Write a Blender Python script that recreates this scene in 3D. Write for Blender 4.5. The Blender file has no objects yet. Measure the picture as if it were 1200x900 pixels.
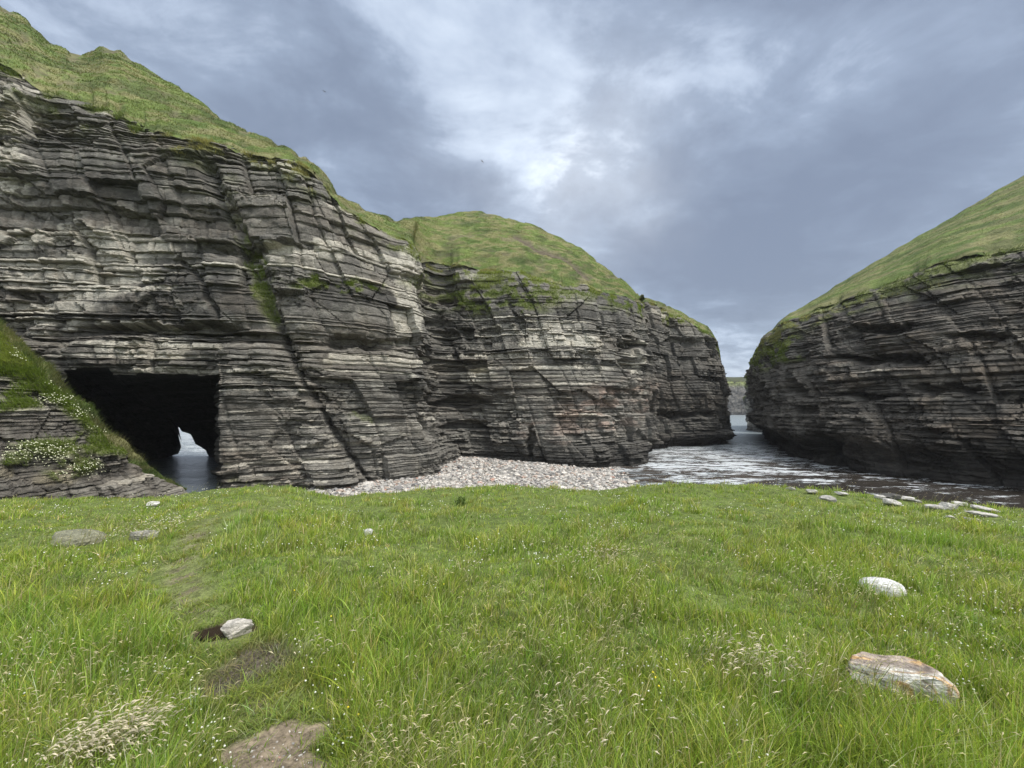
import bpy, math, random
import numpy as np
from mathutils import Vector
R = math.radians
rng = np.random.default_rng(7)
random.seed(7)

# ------------------------------------------------------------------ camera, sky, sun
F = 450.0; HZ = 480.0; CX = 600.0; EYE = 1.6; SEA = -4.4
scene = bpy.context.scene
cam_d = bpy.data.cameras.new("camera"); cam = bpy.data.objects.new("camera", cam_d)
scene.collection.objects.link(cam); scene.camera = cam
cam_d.sensor_width = 36; cam_d.lens = 36 * F / 1200; cam_d.shift_y = (HZ - 450) / 1200
cam_d.clip_start = 0.05; cam_d.clip_end = 12000
cam.location = (0, 0, EYE); cam.rotation_euler = (R(90), 0, 0)

SUN_EL, SUN_AZ = R(60), R(118)       # azimuth from +Y towards +X
scene.view_settings.view_transform = 'Standard'; scene.view_settings.look = 'None'
scene.view_settings.gamma = 1; scene.view_settings.exposure = 1.45
sun_d = bpy.data.lights.new("sun", 'SUN'); sun = bpy.data.objects.new("sun", sun_d)
scene.collection.objects.link(sun)
sun_d.energy = 1.5; sun_d.angle = R(20); sun_d.color = (1, .96, .9)
sd = Vector((math.sin(SUN_AZ) * math.cos(SUN_EL), math.cos(SUN_AZ) * math.cos(SUN_EL), math.sin(SUN_EL)))
sun.rotation_euler = sd.to_track_quat('Z', 'Y').to_euler()
sun.location = (0, 0, 60)

class NT:
    def __init__(s, nt): s.nt = nt
    def n(s, t, **kw):
        nd = s.nt.nodes.new(t)
        for k, v in kw.items():
            if k == 'ins':
                for kk, vv in v.items():
                    if isinstance(vv, bpy.types.NodeSocket): s.nt.links.new(vv, nd.inputs[kk])
                    else: nd.inputs[kk].default_value = vv
            else: setattr(nd, k, v)
        return nd
    def m(s, op, a, b=0.0, c=None, clamp=False):
        nd = s.n('ShaderNodeMath', operation=op, use_clamp=clamp)
        for i, v in enumerate((a, b) if c is None else (a, b, c)):
            if isinstance(v, bpy.types.NodeSocket): s.nt.links.new(v, nd.inputs[i])
            else: nd.inputs[i].default_value = v
        return nd.outputs[0]
    def mix(s, f, a, b, bt='MIX'):
        nd = s.n('ShaderNodeMix', data_type='RGBA', blend_type=bt)
        for i, v in ((0, f), (6, a), (7, b)):
            if isinstance(v, bpy.types.NodeSocket): s.nt.links.new(v, nd.inputs[i])
            else: nd.inputs[i].default_value = v if i == 0 else (*v, 1)[:4]
        return nd.outputs[2]
    def ramp(s, f, stops, interp='LINEAR'):
        nd = s.n('ShaderNodeValToRGB'); cr = nd.color_ramp; cr.interpolation = interp
        while len(cr.elements) < len(stops): cr.elements.new(0.5)
        for e, (p, c) in zip(cr.elements, stops):
            e.position = p; e.color = (c, c, c, 1) if isinstance(c, (int, float)) else (*c, 1)
        s.nt.links.new(f, nd.inputs[0]); return nd.outputs[0]
    def noise(s, vec, scale, detail=5, rough=.55, dist=0.0, dim='3D'):
        nd = s.n('ShaderNodeTexNoise', noise_dimensions=dim)
        s.nt.links.new(vec, nd.inputs['Vector'])
        nd.inputs['Scale'].default_value = scale; nd.inputs['Detail'].default_value = detail
        nd.inputs['Roughness'].default_value = rough; nd.inputs['Distortion'].default_value = dist
        return nd.outputs[0]
    def mapping(s, vec, scale=(1, 1, 1), rot=(0, 0, 0), loc=(0, 0, 0)):
        nd = s.n('ShaderNodeMapping'); s.nt.links.new(vec, nd.inputs[0])
        nd.inputs['Scale'].default_value = scale; nd.inputs['Rotation'].default_value = rot
        nd.inputs['Location'].default_value = loc
        return nd.outputs[0]

world = bpy.data.worlds.new("World"); scene.world = world; world.use_nodes = True
W = NT(world.node_tree); world.node_tree.nodes.clear()
tc = W.n('ShaderNodeTexCoord').outputs['Generated']
sky = W.n('ShaderNodeTexSky', sky_type='NISHITA', sun_disc=False)
sky.sun_elevation = SUN_EL; sky.sun_rotation = SUN_AZ; sky.air_density = 1.2; sky.dust_density = 2
nis = W.mix(1.0, sky.outputs[0], (.085, .085, .085), 'MULTIPLY')
sep = W.n('ShaderNodeSeparateXYZ', ins={0: tc})
dx, dy, dz = sep.outputs
zz = W.m('ADD', W.m('MAXIMUM', dz, 0.0), 0.16)
cv = W.n('ShaderNodeCombineXYZ', ins={0: W.m('DIVIDE', dx, zz), 1: W.m('DIVIDE', dy, zz), 2: 0.35}).outputs[0]
n1 = W.noise(W.mapping(cv, (1.0, 1.2, 1), (0, 0, .5), (1.7, .9, 0)), 1.0, 8, .50, .25)
n2 = W.noise(W.mapping(cv, (1, 1.3, 1), (0, 0, -.3), (9.3, 4.0, 3)), 2.8, 8, .60, .3)
dens = W.m('ADD', W.m('MULTIPLY', n1, .66), W.m('MULTIPLY', n2, .66)); dens = W.m('SUBTRACT', dens, .140)
# heavier and thinner banks of cloud, each a soft lobe about its own bearing, with edges broken up by the noise
nc = W.n('ShaderNodeTexNoise', ins={'Vector': tc, 'Scale': 4.2, 'Detail': 9.0, 'Roughness': .62}).outputs['Color']
wdir = W.n('ShaderNodeVectorMath', operation='ADD', ins={0: tc, 1: W.n('ShaderNodeVectorMath', operation='MULTIPLY_ADD', ins={0: nc, 1: (.30, .30, .26), 2: (-.15, -.15, -.13)}).outputs[0]}).outputs[0]
wdir = W.n('ShaderNodeVectorMath', operation='NORMALIZE', ins={0: wdir}).outputs[0]
def lobe(px, py, p, src=None):
    g = Vector(((px - CX) / F, 1, (HZ - py) / F)).normalized()
    d = W.n('ShaderNodeVectorMath', operation='DOT_PRODUCT', ins={0: src or wdir, 1: tuple(g)}).outputs['Value']
    return W.m('POWER', W.m('MAXIMUM', d, 0.0), p)
for px_, py_, p_, a_ in [(300, 95, 40., .10), (430, 130, 60., .10), (520, 225, 110., .15), (450, 215, 90., .08), (690, 255, 220., .10), (800, 290, 160., .19), (900, 300, 90., .12), (1050, 200, 40., .09), (1100, 60, 40., .07), (800, 40, 30., .07), (950, 90, 40., .06), (420, 30, 60., -.03), (960, 360, 150., .08),
                         (560, 60, 50., -.035), (720, 150, 70., -.05), (830, 230, 160., -.10), (500, 110, 60., -.03), (855, 405, 900., -.03), (905, 330, 200., .05), (650, 285, 400., .06), (150, 0, 30., -.05), (640, 195, 300., -.03), (1010, 90, 200., -.04)]:
    dens = W.m('ADD', dens, W.m('MULTIPLY', lobe(px_, py_, p_), a_))
cloud = W.ramp(dens, [(.32, (.33, .37, .425)), (.42, (.255, .295, .355)), (.49, (.205, .242, .302)), (.56, (.138, .168, .22)), (.66, (.105, .128, .172)), (.80, (.088, .107, .147))])
gl2 = W.m('ADD', lobe(665, 215, 420.), lobe(735, 225, 420.)); glow = lobe(665, 205, 45.)
brk = W.ramp(dens, [(.34, 1.0), (.48, .8), (.58, .12)])
addg = W.m('ADD', W.m('MULTIPLY', glow, .10), W.m('MULTIPLY', W.m('MULTIPLY', gl2, brk), .26))
cg = W.mix(1.0, cloud, W.n('ShaderNodeCombineColor', ins={0: addg, 1: addg, 2: W.m('MULTIPLY', addg, .95)}).outputs[0], 'ADD')
full = W.mix(.9, nis, cg)
# added brightness in the unseen sky overhead and behind, to light cliffs and grass
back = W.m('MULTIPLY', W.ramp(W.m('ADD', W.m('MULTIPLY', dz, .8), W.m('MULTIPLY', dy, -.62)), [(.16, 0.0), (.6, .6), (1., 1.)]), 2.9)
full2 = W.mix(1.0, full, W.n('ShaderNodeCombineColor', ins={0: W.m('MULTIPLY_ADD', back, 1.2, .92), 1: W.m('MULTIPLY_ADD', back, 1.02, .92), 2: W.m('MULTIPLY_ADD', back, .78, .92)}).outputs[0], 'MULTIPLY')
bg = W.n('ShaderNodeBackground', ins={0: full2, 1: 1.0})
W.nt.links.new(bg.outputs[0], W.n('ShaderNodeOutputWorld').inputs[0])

# ------------------------------------------------------------------ numeric helpers
def hsh(ix, iy, seed):
    h = (ix.astype(np.int64) * 374761393 + iy.astype(np.int64) * 668265263 + seed * 982451653) & 0xffffffff
    h = ((h ^ (h >> 13)) * 1274126177) & 0xffffffff
    h = ((h ^ (h >> 16)) * 2246822519) & 0xffffffff
    h = h ^ (h >> 13)
    return (h & 0xffffff) / float(0xffffff)
def vn(x, y, seed=0):
    x = np.asarray(x, float); y = np.asarray(y, float); x, y = np.broadcast_arrays(x, y)
    ix = np.floor(x); iy = np.floor(y); fx = x - ix; fy = y - iy
    fx = fx * fx * (3 - 2 * fx); fy = fy * fy * (3 - 2 * fy)
    a = hsh(ix, iy, seed); b = hsh(ix + 1, iy, seed); c = hsh(ix, iy + 1, seed); d = hsh(ix + 1, iy + 1, seed)
    return (a * (1 - fx) + b * fx) * (1 - fy) + (c * (1 - fx) + d * fx) * fy
def fbm(x, y, seed=0, oct=4, g=.5):
    s = 0; a = 1; t = 0
    for i in range(oct):
        s = s + a * vn(x * 2 ** i + 17.3 * i, y * 2 ** i + 5.1 * i, seed + i); t += a; a *= g
    return s / t
def worley(x, y, seed):
    ix = np.floor(x); iy = np.floor(y); b1 = np.full(x.shape, 9.); b2 = np.full(x.shape, 9.); cid = np.zeros(x.shape)
    for i in (-1, 0, 1):
        for j in (-1, 0, 1):
            a, b = ix + i, iy + j
            d = np.hypot(a + .1 + .8 * hsh(a, b, seed) - x, b + .1 + .8 * hsh(a, b, seed + 1) - y)
            m = d < b1; b2 = np.where(m, b1, np.minimum(b2, d)); cid = np.where(m, hsh(a, b, seed + 2), cid); b1 = np.where(m, d, b1)
    return cid, b2 - b1
def sst(a, b, x):
    t = np.clip((x - a) / (b - a), 0, 1); return t * t * (3 - 2 * t)
def P(px, py, Y): return np.array([(px - CX) / F * Y, Y, EYE + (HZ - py) / F * Y])
def proj(x, y, z):
    yy = np.maximum(y, .05); return CX + F * x / yy, HZ - F * (z - EYE) / yy

def link(o, parent=None):
    scene.collection.objects.link(o)
    if parent: o.parent = parent
    return o
def mk(name, v, f, mat, col=None, parent=None, smooth=False, kind=None, label=None, cat=None, group=None, loc=None):
    """v (n,3); f list of arrays (quads / tris)"""
    me = bpy.data.meshes.new(name)
    if not isinstance(f, (list, tuple)): f = [f]
    f = [np.asarray(a, np.int64) for a in f if len(a)]
    nv = len(v); me.vertices.add(nv); me.vertices.foreach_set('co', np.asarray(v, np.float32).ravel())
    lt = np.concatenate([np.full(len(a), a.shape[1]) for a in f])
    li = np.concatenate([a.ravel() for a in f])
    me.loops.add(len(li)); me.loops.foreach_set('vertex_index', li.astype(np.int32))
    me.polygons.add(len(lt)); st = np.concatenate([[0], np.cumsum(lt)[:-1]])
    me.polygons.foreach_set('loop_start', st.astype(np.int32))
    me.polygons.foreach_set('loop_total', lt.astype(np.int32))
    me.polygons.foreach_set('use_smooth', np.full(len(lt), smooth))
    me.update(calc_edges=True)
    if col is not None:
        c = np.ones((nv, 4), np.float32); c[:, :col.shape[1]] = col
        at = me.color_attributes.new('Col', 'FLOAT_COLOR', 'POINT'); at.data.foreach_set('color', c.ravel())
    me.materials.append(mat)
    o = bpy.data.objects.new(name, me)
    if loc is not None: o.location = loc
    for k, val in (('kind', kind), ('label', label), ('category', cat), ('group', group)):
        if val: o[k] = val
    return link(o, parent)
def gridfaces(nr, nc):
    i = np.arange(nr - 1)[:, None] * nc + np.arange(nc - 1)[None]
    return np.stack([i, i + 1, i + 1 + nc, i + nc], -1)      # (nr-1,nc-1,4)

# ------------------------------------------------------------------ materials
def newmat(name):
    m = bpy.data.materials.new(name); m.use_nodes = True; m.node_tree.nodes.clear()
    return m, NT(m.node_tree)
def rock_mat(name, fine=1.0, bump=.5):
    m, T = newmat(name)
    co = T.n('ShaderNodeTexCoord').outputs['Object']
    col = T.n('ShaderNodeAttribute', attribute_name='Col').outputs['Color']
    a = T.noise(T.mapping(co, (1, 1, 2.0)), 2.0 * fine, 9, .7, .3)
    b = T.noise(T.mapping(co, (1, 1, 5)), 6 * fine, 6, .7)
    c = T.noise(co, .55 * fine, 5, .6)
    k = T.ramp(a, [(.3, .5), (.5, .98), (.68, 1.5)])
    col = T.mix(1.0, col, k, 'MULTIPLY')
    col = T.mix(1.0, col, T.ramp(b, [(.32, .6), (.5, 1.0), (.7, 1.35)]), 'MULTIPLY')
    # lichen / weathering tints
    col = T.mix(T.ramp(c, [(.52, 0.), (.7, .35)]), col, T.mix(1.0, col, (1.06, .98, .86), 'MULTIPLY'))
    def cracks(sc, st):
        wco = T.n('ShaderNodeVectorMath', operation='ADD', ins={0: co, 1: T.n('ShaderNodeVectorMath', operation='SCALE', ins={0: T.n('ShaderNodeTexNoise', ins={'Vector': co, 'Scale': sc * 1.2, 'Detail': 4.0}).outputs['Color'], 'Scale': .5 / sc}).outputs[0]}).outputs[0]
        vo = T.n('ShaderNodeTexVoronoi', feature='DISTANCE_TO_EDGE', ins={'Vector': T.mapping(wco, (1, 1, st)), 'Scale': sc})
        return T.ramp(vo.outputs[0], [(0., 0.), (.07, 1.)])
    h = T.m('ADD', T.m('ADD', T.m('MULTIPLY', a, .6), T.m('MULTIPLY', b, .4)), T.m('ADD', T.m('MULTIPLY', cracks(1.1 * fine, 2.2), .16), T.m('MULTIPLY', cracks(3.2 * fine, 3.0), .09)))
    bp = T.n('ShaderNodeBump', ins={'Height': h, 'Strength': bump, 'Distance': .34 / fine})
    bs = T.n('ShaderNodeBsdfPrincipled', ins={'Base Color': col, 'Roughness': .88, 'Normal': bp.outputs[0], 'Specular IOR Level': .25})
    T.nt.links.new(bs.outputs[0], T.n('ShaderNodeOutputMaterial').inputs[0]); return m
def attr_mat(name, rough=.8, transl=0., var=.25, vscale=6., spec=.3):
    m, T = newmat(name)
    co = T.n('ShaderNodeTexCoord').outputs['Object']
    col = T.n('ShaderNodeAttribute', attribute_name='Col').outputs['Color']
    if var: col = T.mix(1.0, col, T.ramp(T.noise(co, vscale, 4, .6), [(.3, 1 - var), (.7, 1 + var)]), 'MULTIPLY')
    bs = T.n('ShaderNodeBsdfPrincipled', ins={'Base Color': col, 'Roughness': rough, 'Specular IOR Level': spec})
    o = bs.outputs[0]
    if transl:
        tr = T.n('ShaderNodeBsdfTranslucent', ins={0: T.mix(1.0, col, (1.25, 1.3, .7), 'MULTIPLY')})
        o = T.n('ShaderNodeMixShader', ins={0: transl, 1: o, 2: tr.outputs[0]}).outputs[0]
    T.nt.links.new(o, T.n('ShaderNodeOutputMaterial').inputs[0]); return m
M_rock = rock_mat('layered_rock', 1.0, .8)
M_rockfar = rock_mat('far_rock', .15, .4)
M_stone = rock_mat('loose_stone', 6, .5)
M_blade = attr_mat('grass_blades', .75, .4, .0, spec=.15)
M_petal = attr_mat('petals', .7, .2, 0)
def turf_mat(name, sc, stretch=3.0, ct=1.):
    m, T = newmat(name)
    co = T.n('ShaderNodeTexCoord').outputs['Object']
    col = T.n('ShaderNodeAttribute', attribute_name='Col').outputs['Color']
    a = T.noise(T.mapping(co, (1, 1, stretch)), 1.1 * sc, 8, .68)
    b = T.noise(T.mapping(co, (1, 1, stretch * .6)), 6 * sc, 6, .7)
    col = T.mix(1.0, col, T.ramp(a, [(.3, 1 - .38 * ct), (.5, .97), (.7, 1 + .3 * ct)]), 'MULTIPLY')
    col = T.mix(1.0, col, T.ramp(b, [(.3, 1 - .32 * ct), (.5, 1.0), (.7, 1 + .3 * ct)]), 'MULTIPLY')
    h = T.m('ADD', T.m('MULTIPLY', a, .6), T.m('MULTIPLY', b, .35))
    bp = T.n('ShaderNodeBump', ins={'Height': h, 'Strength': .6, 'Distance': .4 / sc})
    bs = T.n('ShaderNodeBsdfPrincipled', ins={'Base Color': col, 'Roughness': .95, 'Normal': bp.outputs[0], 'Specular IOR Level': .1})
    T.nt.links.new(bs.outputs[0], T.n('ShaderNodeOutputMaterial').inputs[0]); return m
M_turf = turf_mat('hill_turf', 1.0)
M_ground = turf_mat('field_soil', 7, 1, 1.6)

def sea_mat():
    m, T = newmat('sea_water')
    co = T.n('ShaderNodeTexCoord').outputs['Object']
    s = T.n('ShaderNodeSeparateXYZ', ins={0: co}); x, y = s.outputs[0], s.outputs[1]
    wv = T.noise(T.mapping(co, (.8, 1.6, 1), (0, 0, .25)), .9, 6, .62, .4)
    wf = T.noise(T.mapping(co, (.9, 1.8, 1), (0, 0, -.2)), 3.4, 5, .6, .6)
    wl = T.noise(T.mapping(co, (.22, .5, 1), (0, 0, .2)), .6, 3, .5)
    h = T.m('ADD', T.m('ADD', T.m('MULTIPLY', wv, .42), T.m('MULTIPLY', wf, .16)), T.m('MULTIPLY', wl, .6))
    bp = T.n('ShaderNodeBump', ins={'Height': h, 'Strength': 1.0, 'Distance': .9})
    # shallow weed-brown water near the beach, turbid out at sea, paled to mimic silvery reflected sky
    yn = T.m('DIVIDE', y, 100.); br = T.m('DIVIDE', x, T.m('MAXIMUM', y, 1.))
    d = T.ramp(yn, [(.28, 1.), (.50, .85), (.62, .2), (.75, 0.)])
    weed = T.m('MULTIPLY', T.ramp(T.noise(T.mapping(co, (.30, .6, 1), (0, 0, .3)), 1.0, 8, .7, .8), [(.40, 0.), (.54, 1.)]), T.ramp(br, [(.0, 0.), (.05, 1.)]))
    base = T.mix(T.m('MULTIPLY', d, weed), (.17, .195, .205), (.045, .03, .018))
    base = T.mix(T.ramp(br, [(.62, 0.), (.80, 1.)]), base, (.020, .015, .010))
    # foamy torn streaks by the dark cliff; mid-inlet white paints in reflected sky
    fz = T.noise(T.mapping(co, (.5, 1.1, 1), (0, 0, .35)), 2.0, 11, .82, .9)
    f2 = T.noise(T.mapping(co, (.35, .9, 1), (0, 0, .3)), .55, 5, .6, .6)
    zone = T.m('MULTIPLY', T.ramp(yn, [(.22, .5), (.29, .8), (.40, 1.), (.55, .9), (.70, .5), (.95, .15)]),
               T.ramp(T.m('MULTIPLY', br, 1.), [(.0, 0.), (.12, 0.), (.20, .55), (.36, .9), (.62, 1.), (.72, .84), (.90, .80), (1., .80)]))
    zone = T.m('ADD', zone, T.m('MULTIPLY', T.m('LESS_THAN', br, -.5), T.ramp(yn, [(.44, 0.), (.55, .62)])))  # pale patches on the cave water, painted in as reflected sky
    fm = T.m('SUBTRACT', T.m('ADD', T.m('MULTIPLY', fz, .66), T.m('MULTIPLY', f2, .34)), T.m('MULTIPLY', T.m('MULTIPLY', d, weed), .075))
    foam_sheen = T.m('MULTIPLY', T.ramp(T.m('ADD', fm, T.m('MULTIPLY', zone, .19)), [(.615, 0.), (.66, 1.)]), T.ramp(zone, [(.1, 0.), (.3, 1.)]))
    col = T.mix(T.m('MULTIPLY', foam_sheen, .9), base, (.52, .55, .57))
    ro = T.m('ADD', T.ramp(yn, [(.3, .10), (.8, .30)]), T.m('MULTIPLY', foam_sheen, .5))
    bs = T.n('ShaderNodeBsdfPrincipled', ins={'Base Color': col, 'Roughness': ro, 'IOR': 1.33, 'Normal': bp.outputs[0]})
    T.nt.links.new(bs.outputs[0], T.n('ShaderNodeOutputMaterial').inputs[0]); return m

# ------------------------------------------------------------------ ground height
EPX = np.array([-400, 0, 100, 200, 250, 300, 340, 400, 450, 520, 600, 700, 780, 900, 950, 1000, 1100, 1200, 1500.])
EPY = np.array([592, 586, 585, 582, 574, 568, 569, 583, 579, 573, 570, 575, 567, 569, 573, 579, 591, 600, 615.])
EY = np.array([12, 13, 13.5, 14, 14, 14, 14, 13.2, 13.3, 13.4, 13.5, 13, 13, 12.4, 12, 11.6, 11, 10.5, 9.])
def field_h(x, y):
    t = CX + F * x / np.maximum(y, 2.0)
    ye = np.interp(t, EPX, EY); pe = np.interp(t, EPX, EPY)
    ze = EYE - (pe - HZ) / F * ye + .0
    q = np.clip(y / ye, 0, 1)
    z = ze * q ** 1.5
    z = np.where(y < 0, -.02 * y, z)
    ty = .30 * (fbm(x / 1.0, y / .7, 5, 4) - .5) * sst(.8, 3, y) + .22 * (fbm(x / 4, y / 3.2, 9, 3) - .5) * sst(1, 5, y)
    return z + ty * (1 - .5 * sst(.9, 1.0, y / ye)), ye
def beach_h(x, y):
    zb = -4.4 + np.clip(.075 * (8.9 + .12 * (34 - y) * -1 - x), -1.2, .42)
    zb = zb + .45 * np.exp(-((x + 7) / 6) ** 2 - ((y - 40) / 5) ** 2)
    zb = np.where(x < -14, np.maximum(zb - .45 * (-14 - x), -6), zb)
    return zb + .12 * (fbm(x / 2, y / 2, 31, 3) - .5)
def H(x, y):
    zf, ye = field_h(x, y)
    e = y - ye
    zd = zf - .25 * np.maximum(e, 0) - .5 * np.maximum(e - .4, 0) ** 1.3
    zb = beach_h(x, y)
    zb = np.where(y > 60, np.minimum(zb, -6.), zb)
    return np.maximum(np.where(e > 0, zd, zf), zb)
def ground_hit(px, py):
    Y = np.linspace(1.0, 45, 4000); X = (px - CX) / F * Y; Z = EYE + (HZ - py) / F * Y
    h = H(X, Y); k = np.argmax(Z < h)
    return np.array([X[k], Y[k], h[k]])

PATH = np.array([ground_hit(a, b)[:2] for a, b in [(330, 596), (255, 608), (218, 640), (212, 680), (228, 712), (262, 752), (290, 795), (318, 850), (330, 899)]] + [np.array([-1.05, 1.0]), np.array([-.9, -3.])])
PW = np.array([.22, .26, .26, .2, .17, .19, .22, .18, .15, .2, .2])
def path_d(x, y):
    best = np.full(np.shape(x), 1e3)
    for i in range(len(PATH) - 1):
        a, b = PATH[i], PATH[i + 1]; ab = b - a
        t = np.clip(((x - a[0]) * ab[0] + (y - a[1]) * ab[1]) / (ab @ ab), 0, 1)
        w = PW[i] * (1 - t) + PW[i + 1] * t
        best = np.minimum(best, np.hypot(x - a[0] - t * ab[0], y - a[1] - t * ab[1]) / w)
    return best                                   # in path widths
def blobm(x, y, lst):
    m = np.full(np.shape(x), -9.)
    for px, py, rx, ry, ang in lst:
        c = ground_hit(px, py)
        u = x - c[0]; v = y - c[1]; ca, sa = math.cos(ang), math.sin(ang)
        r = np.hypot((u * ca + v * sa) / rx, (-u * sa + v * ca) / ry)
        m = np.maximum(m, 1 - r)
    return m                                      # >0 inside
SOIL = [(322, 875, .26, .15, .5), (330, 905, .2, .14, 0)]
MUD = [(292, 785, .28, .17, .5), (305, 765, .16, .12, 0), (272, 800, .2, .1, .4)]
PUD = [(262, 738, .26, .14, .2)]
def wob(x, y): return .55 * (fbm(x / .12, y / .12, 77, 3) - .5)

# ground sheet
def seg(*a):
    out = [np.linspace(a[i], a[i + 1], a[i + 2], endpoint=False) for i in range(0, len(a) - 2, 2)]
    return np.concatenate(out + [[a[-2] if len(a) % 2 == 0 else a[-1]]])
def lines(bps, steps):
    out = []
    for i, s in enumerate(steps):
        n = max(1, int(round((bps[i + 1] - bps[i]) / s))); out.append(np.linspace(bps[i], bps[i + 1], n, endpoint=False))
    return np.concatenate(out + [[bps[-1]]])
gx = lines([-4000, -400, -60, -24, -4, 4, 28, 60, 400, 4000], [600, 40, 1.5, .14, .045, .14, 1.5, 40, 600])
gy = lines([-4000, -400, -30, -2, 1.2, 4.5, 20, 46, 60, 400, 6000], [600, 40, 1.5, .2, .04, .1, .4, 2, 40, 800])
GX, GY = np.meshgrid(gx, gy); GZ = H(GX, GY)
dpud = blobm(GX, GY, PUD); GZ = GZ - .05 * sst(0, .4, dpud)
gm = fbm(GX / .7, GY / .7, 3, 4)[..., None]
gc = np.array([.075, .10, .028]) * (1 - gm) + np.array([.11, .14, .04]) * gm
pd = path_d(GX, GY); w_ = wob(GX, GY)
k = (1 - sst(.5, 1.3, pd + w_))[..., None] * .8; gc = gc * (1 - k) + np.array([.125, .14, .055]) * k
k = (sst(.50, .62, fbm(GX / .16, GY / .13, 93, 4)) * (1 - sst(.25, .8, pd)) * sst(1, 1.8, GY) * (1 - sst(6, 8, GY)))[..., None] * .8; gc = gc * (1 - k) + np.array([.13, .11, .075]) * k
k = sst(-.1, .2, blobm(GX, GY, MUD) + w_)[..., None]; gc = gc * (1 - k) + np.array([.085, .072, .055]) * k
k = sst(-.1, .15, blobm(GX, GY, SOIL) + w_ * 1.3)[..., None]; gc = gc * (1 - k) + np.array([.185, .15, .108]) * (.75 + .5 * fbm(GX / .05, GY / .05, 94, 3))[..., None] * k
k = sst(-.1, .2, dpud + w_ * .5)[..., None]; gc = gc * (1 - k) + np.array([.05, .038, .026]) * k
_, yE = field_h(GX, GY)
k = sst(1.5, 5, GY - yE)[..., None]; gc = gc * (1 - k) + np.array([.2, .19, .17]) * k
gv = np.stack([GX, GY, GZ], -1).reshape(-1, 3)
gf = gridfaces(len(gy), len(gx)).reshape(-1, 4)
mk('ground', gv, gf, M_ground, gc.reshape(-1, 3), smooth=True, kind='structure', label='grassy field above the beach, with a worn path')
sv = np.array([[-6000, -300, SEA], [6000, -300, SEA], [6000, 9000, SEA], [-6000, 9000, SEA]], float)
sv = sv[[0, 1, 2, 3]]
mk('water', sv, np.array([[0, 1, 2, 3]]), sea_mat(), kind='structure', label='grey sea running into the rocky bay')

# ------------------------------------------------------------------ layered cliffs
PAL = dict(dark=(.064, .061, .055), mid=(.200, .188, .163), pale=(.44, .415, .35), brown=(.16, .125, .09),
           pink=(.34, .25, .20), moss=(.125, .145, .045), black=(.022, .021, .02), tan=(.30, .26, .17))
PAL = {k: np.array(v) for k, v in PAL.items()}
def smooth_rows(a, k):
    if k < 2: return a
    ker = np.hanning(2 * k + 3)[1:-1]; ker /= ker.sum(); p = len(ker) // 2
    return np.stack([np.convolve(np.pad(a[:, i], p, mode='edge'), ker, 'valid') for i in range(a.shape[1])], 1)
def feat(lst, px, py, seed=0):
    m = np.zeros(px.shape)
    jx = px + 26 * (fbm(px / 22., py / 14., 901 + seed, 4) - .5); jy = py + 16 * (fbm(px / 22., py / 12., 951 + seed, 4) - .5)
    for (cx, cy, rx, ry, a) in lst:
        m = np.maximum(m, a * (1 - sst(.55, 1.15, np.hypot((jx - cx) / rx, (jy - cy) / ry))))
    return m
def poly_groove(pts, px, py, w):
    px = px + 9 * (fbm(px / 14, py / 9, 811, 3) - .5); py = py + 5 * (fbm(px / 9, py / 7, 812, 3) - .5)
    best = np.full(px.shape, 1e3)
    for (ax, ay), (bx, by) in zip(pts[:-1], pts[1:]):
        t = np.clip(((px - ax) * (bx - ax) + (py - ay) * (by - ay)) / ((bx - ax) ** 2 + (by - ay) ** 2), 0, 1)
        best = np.minimum(best, np.hypot(px - ax - t * (bx - ax), py - ay - t * (by - ay)))
    return 1 - sst(w * .3, w, best)

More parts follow.
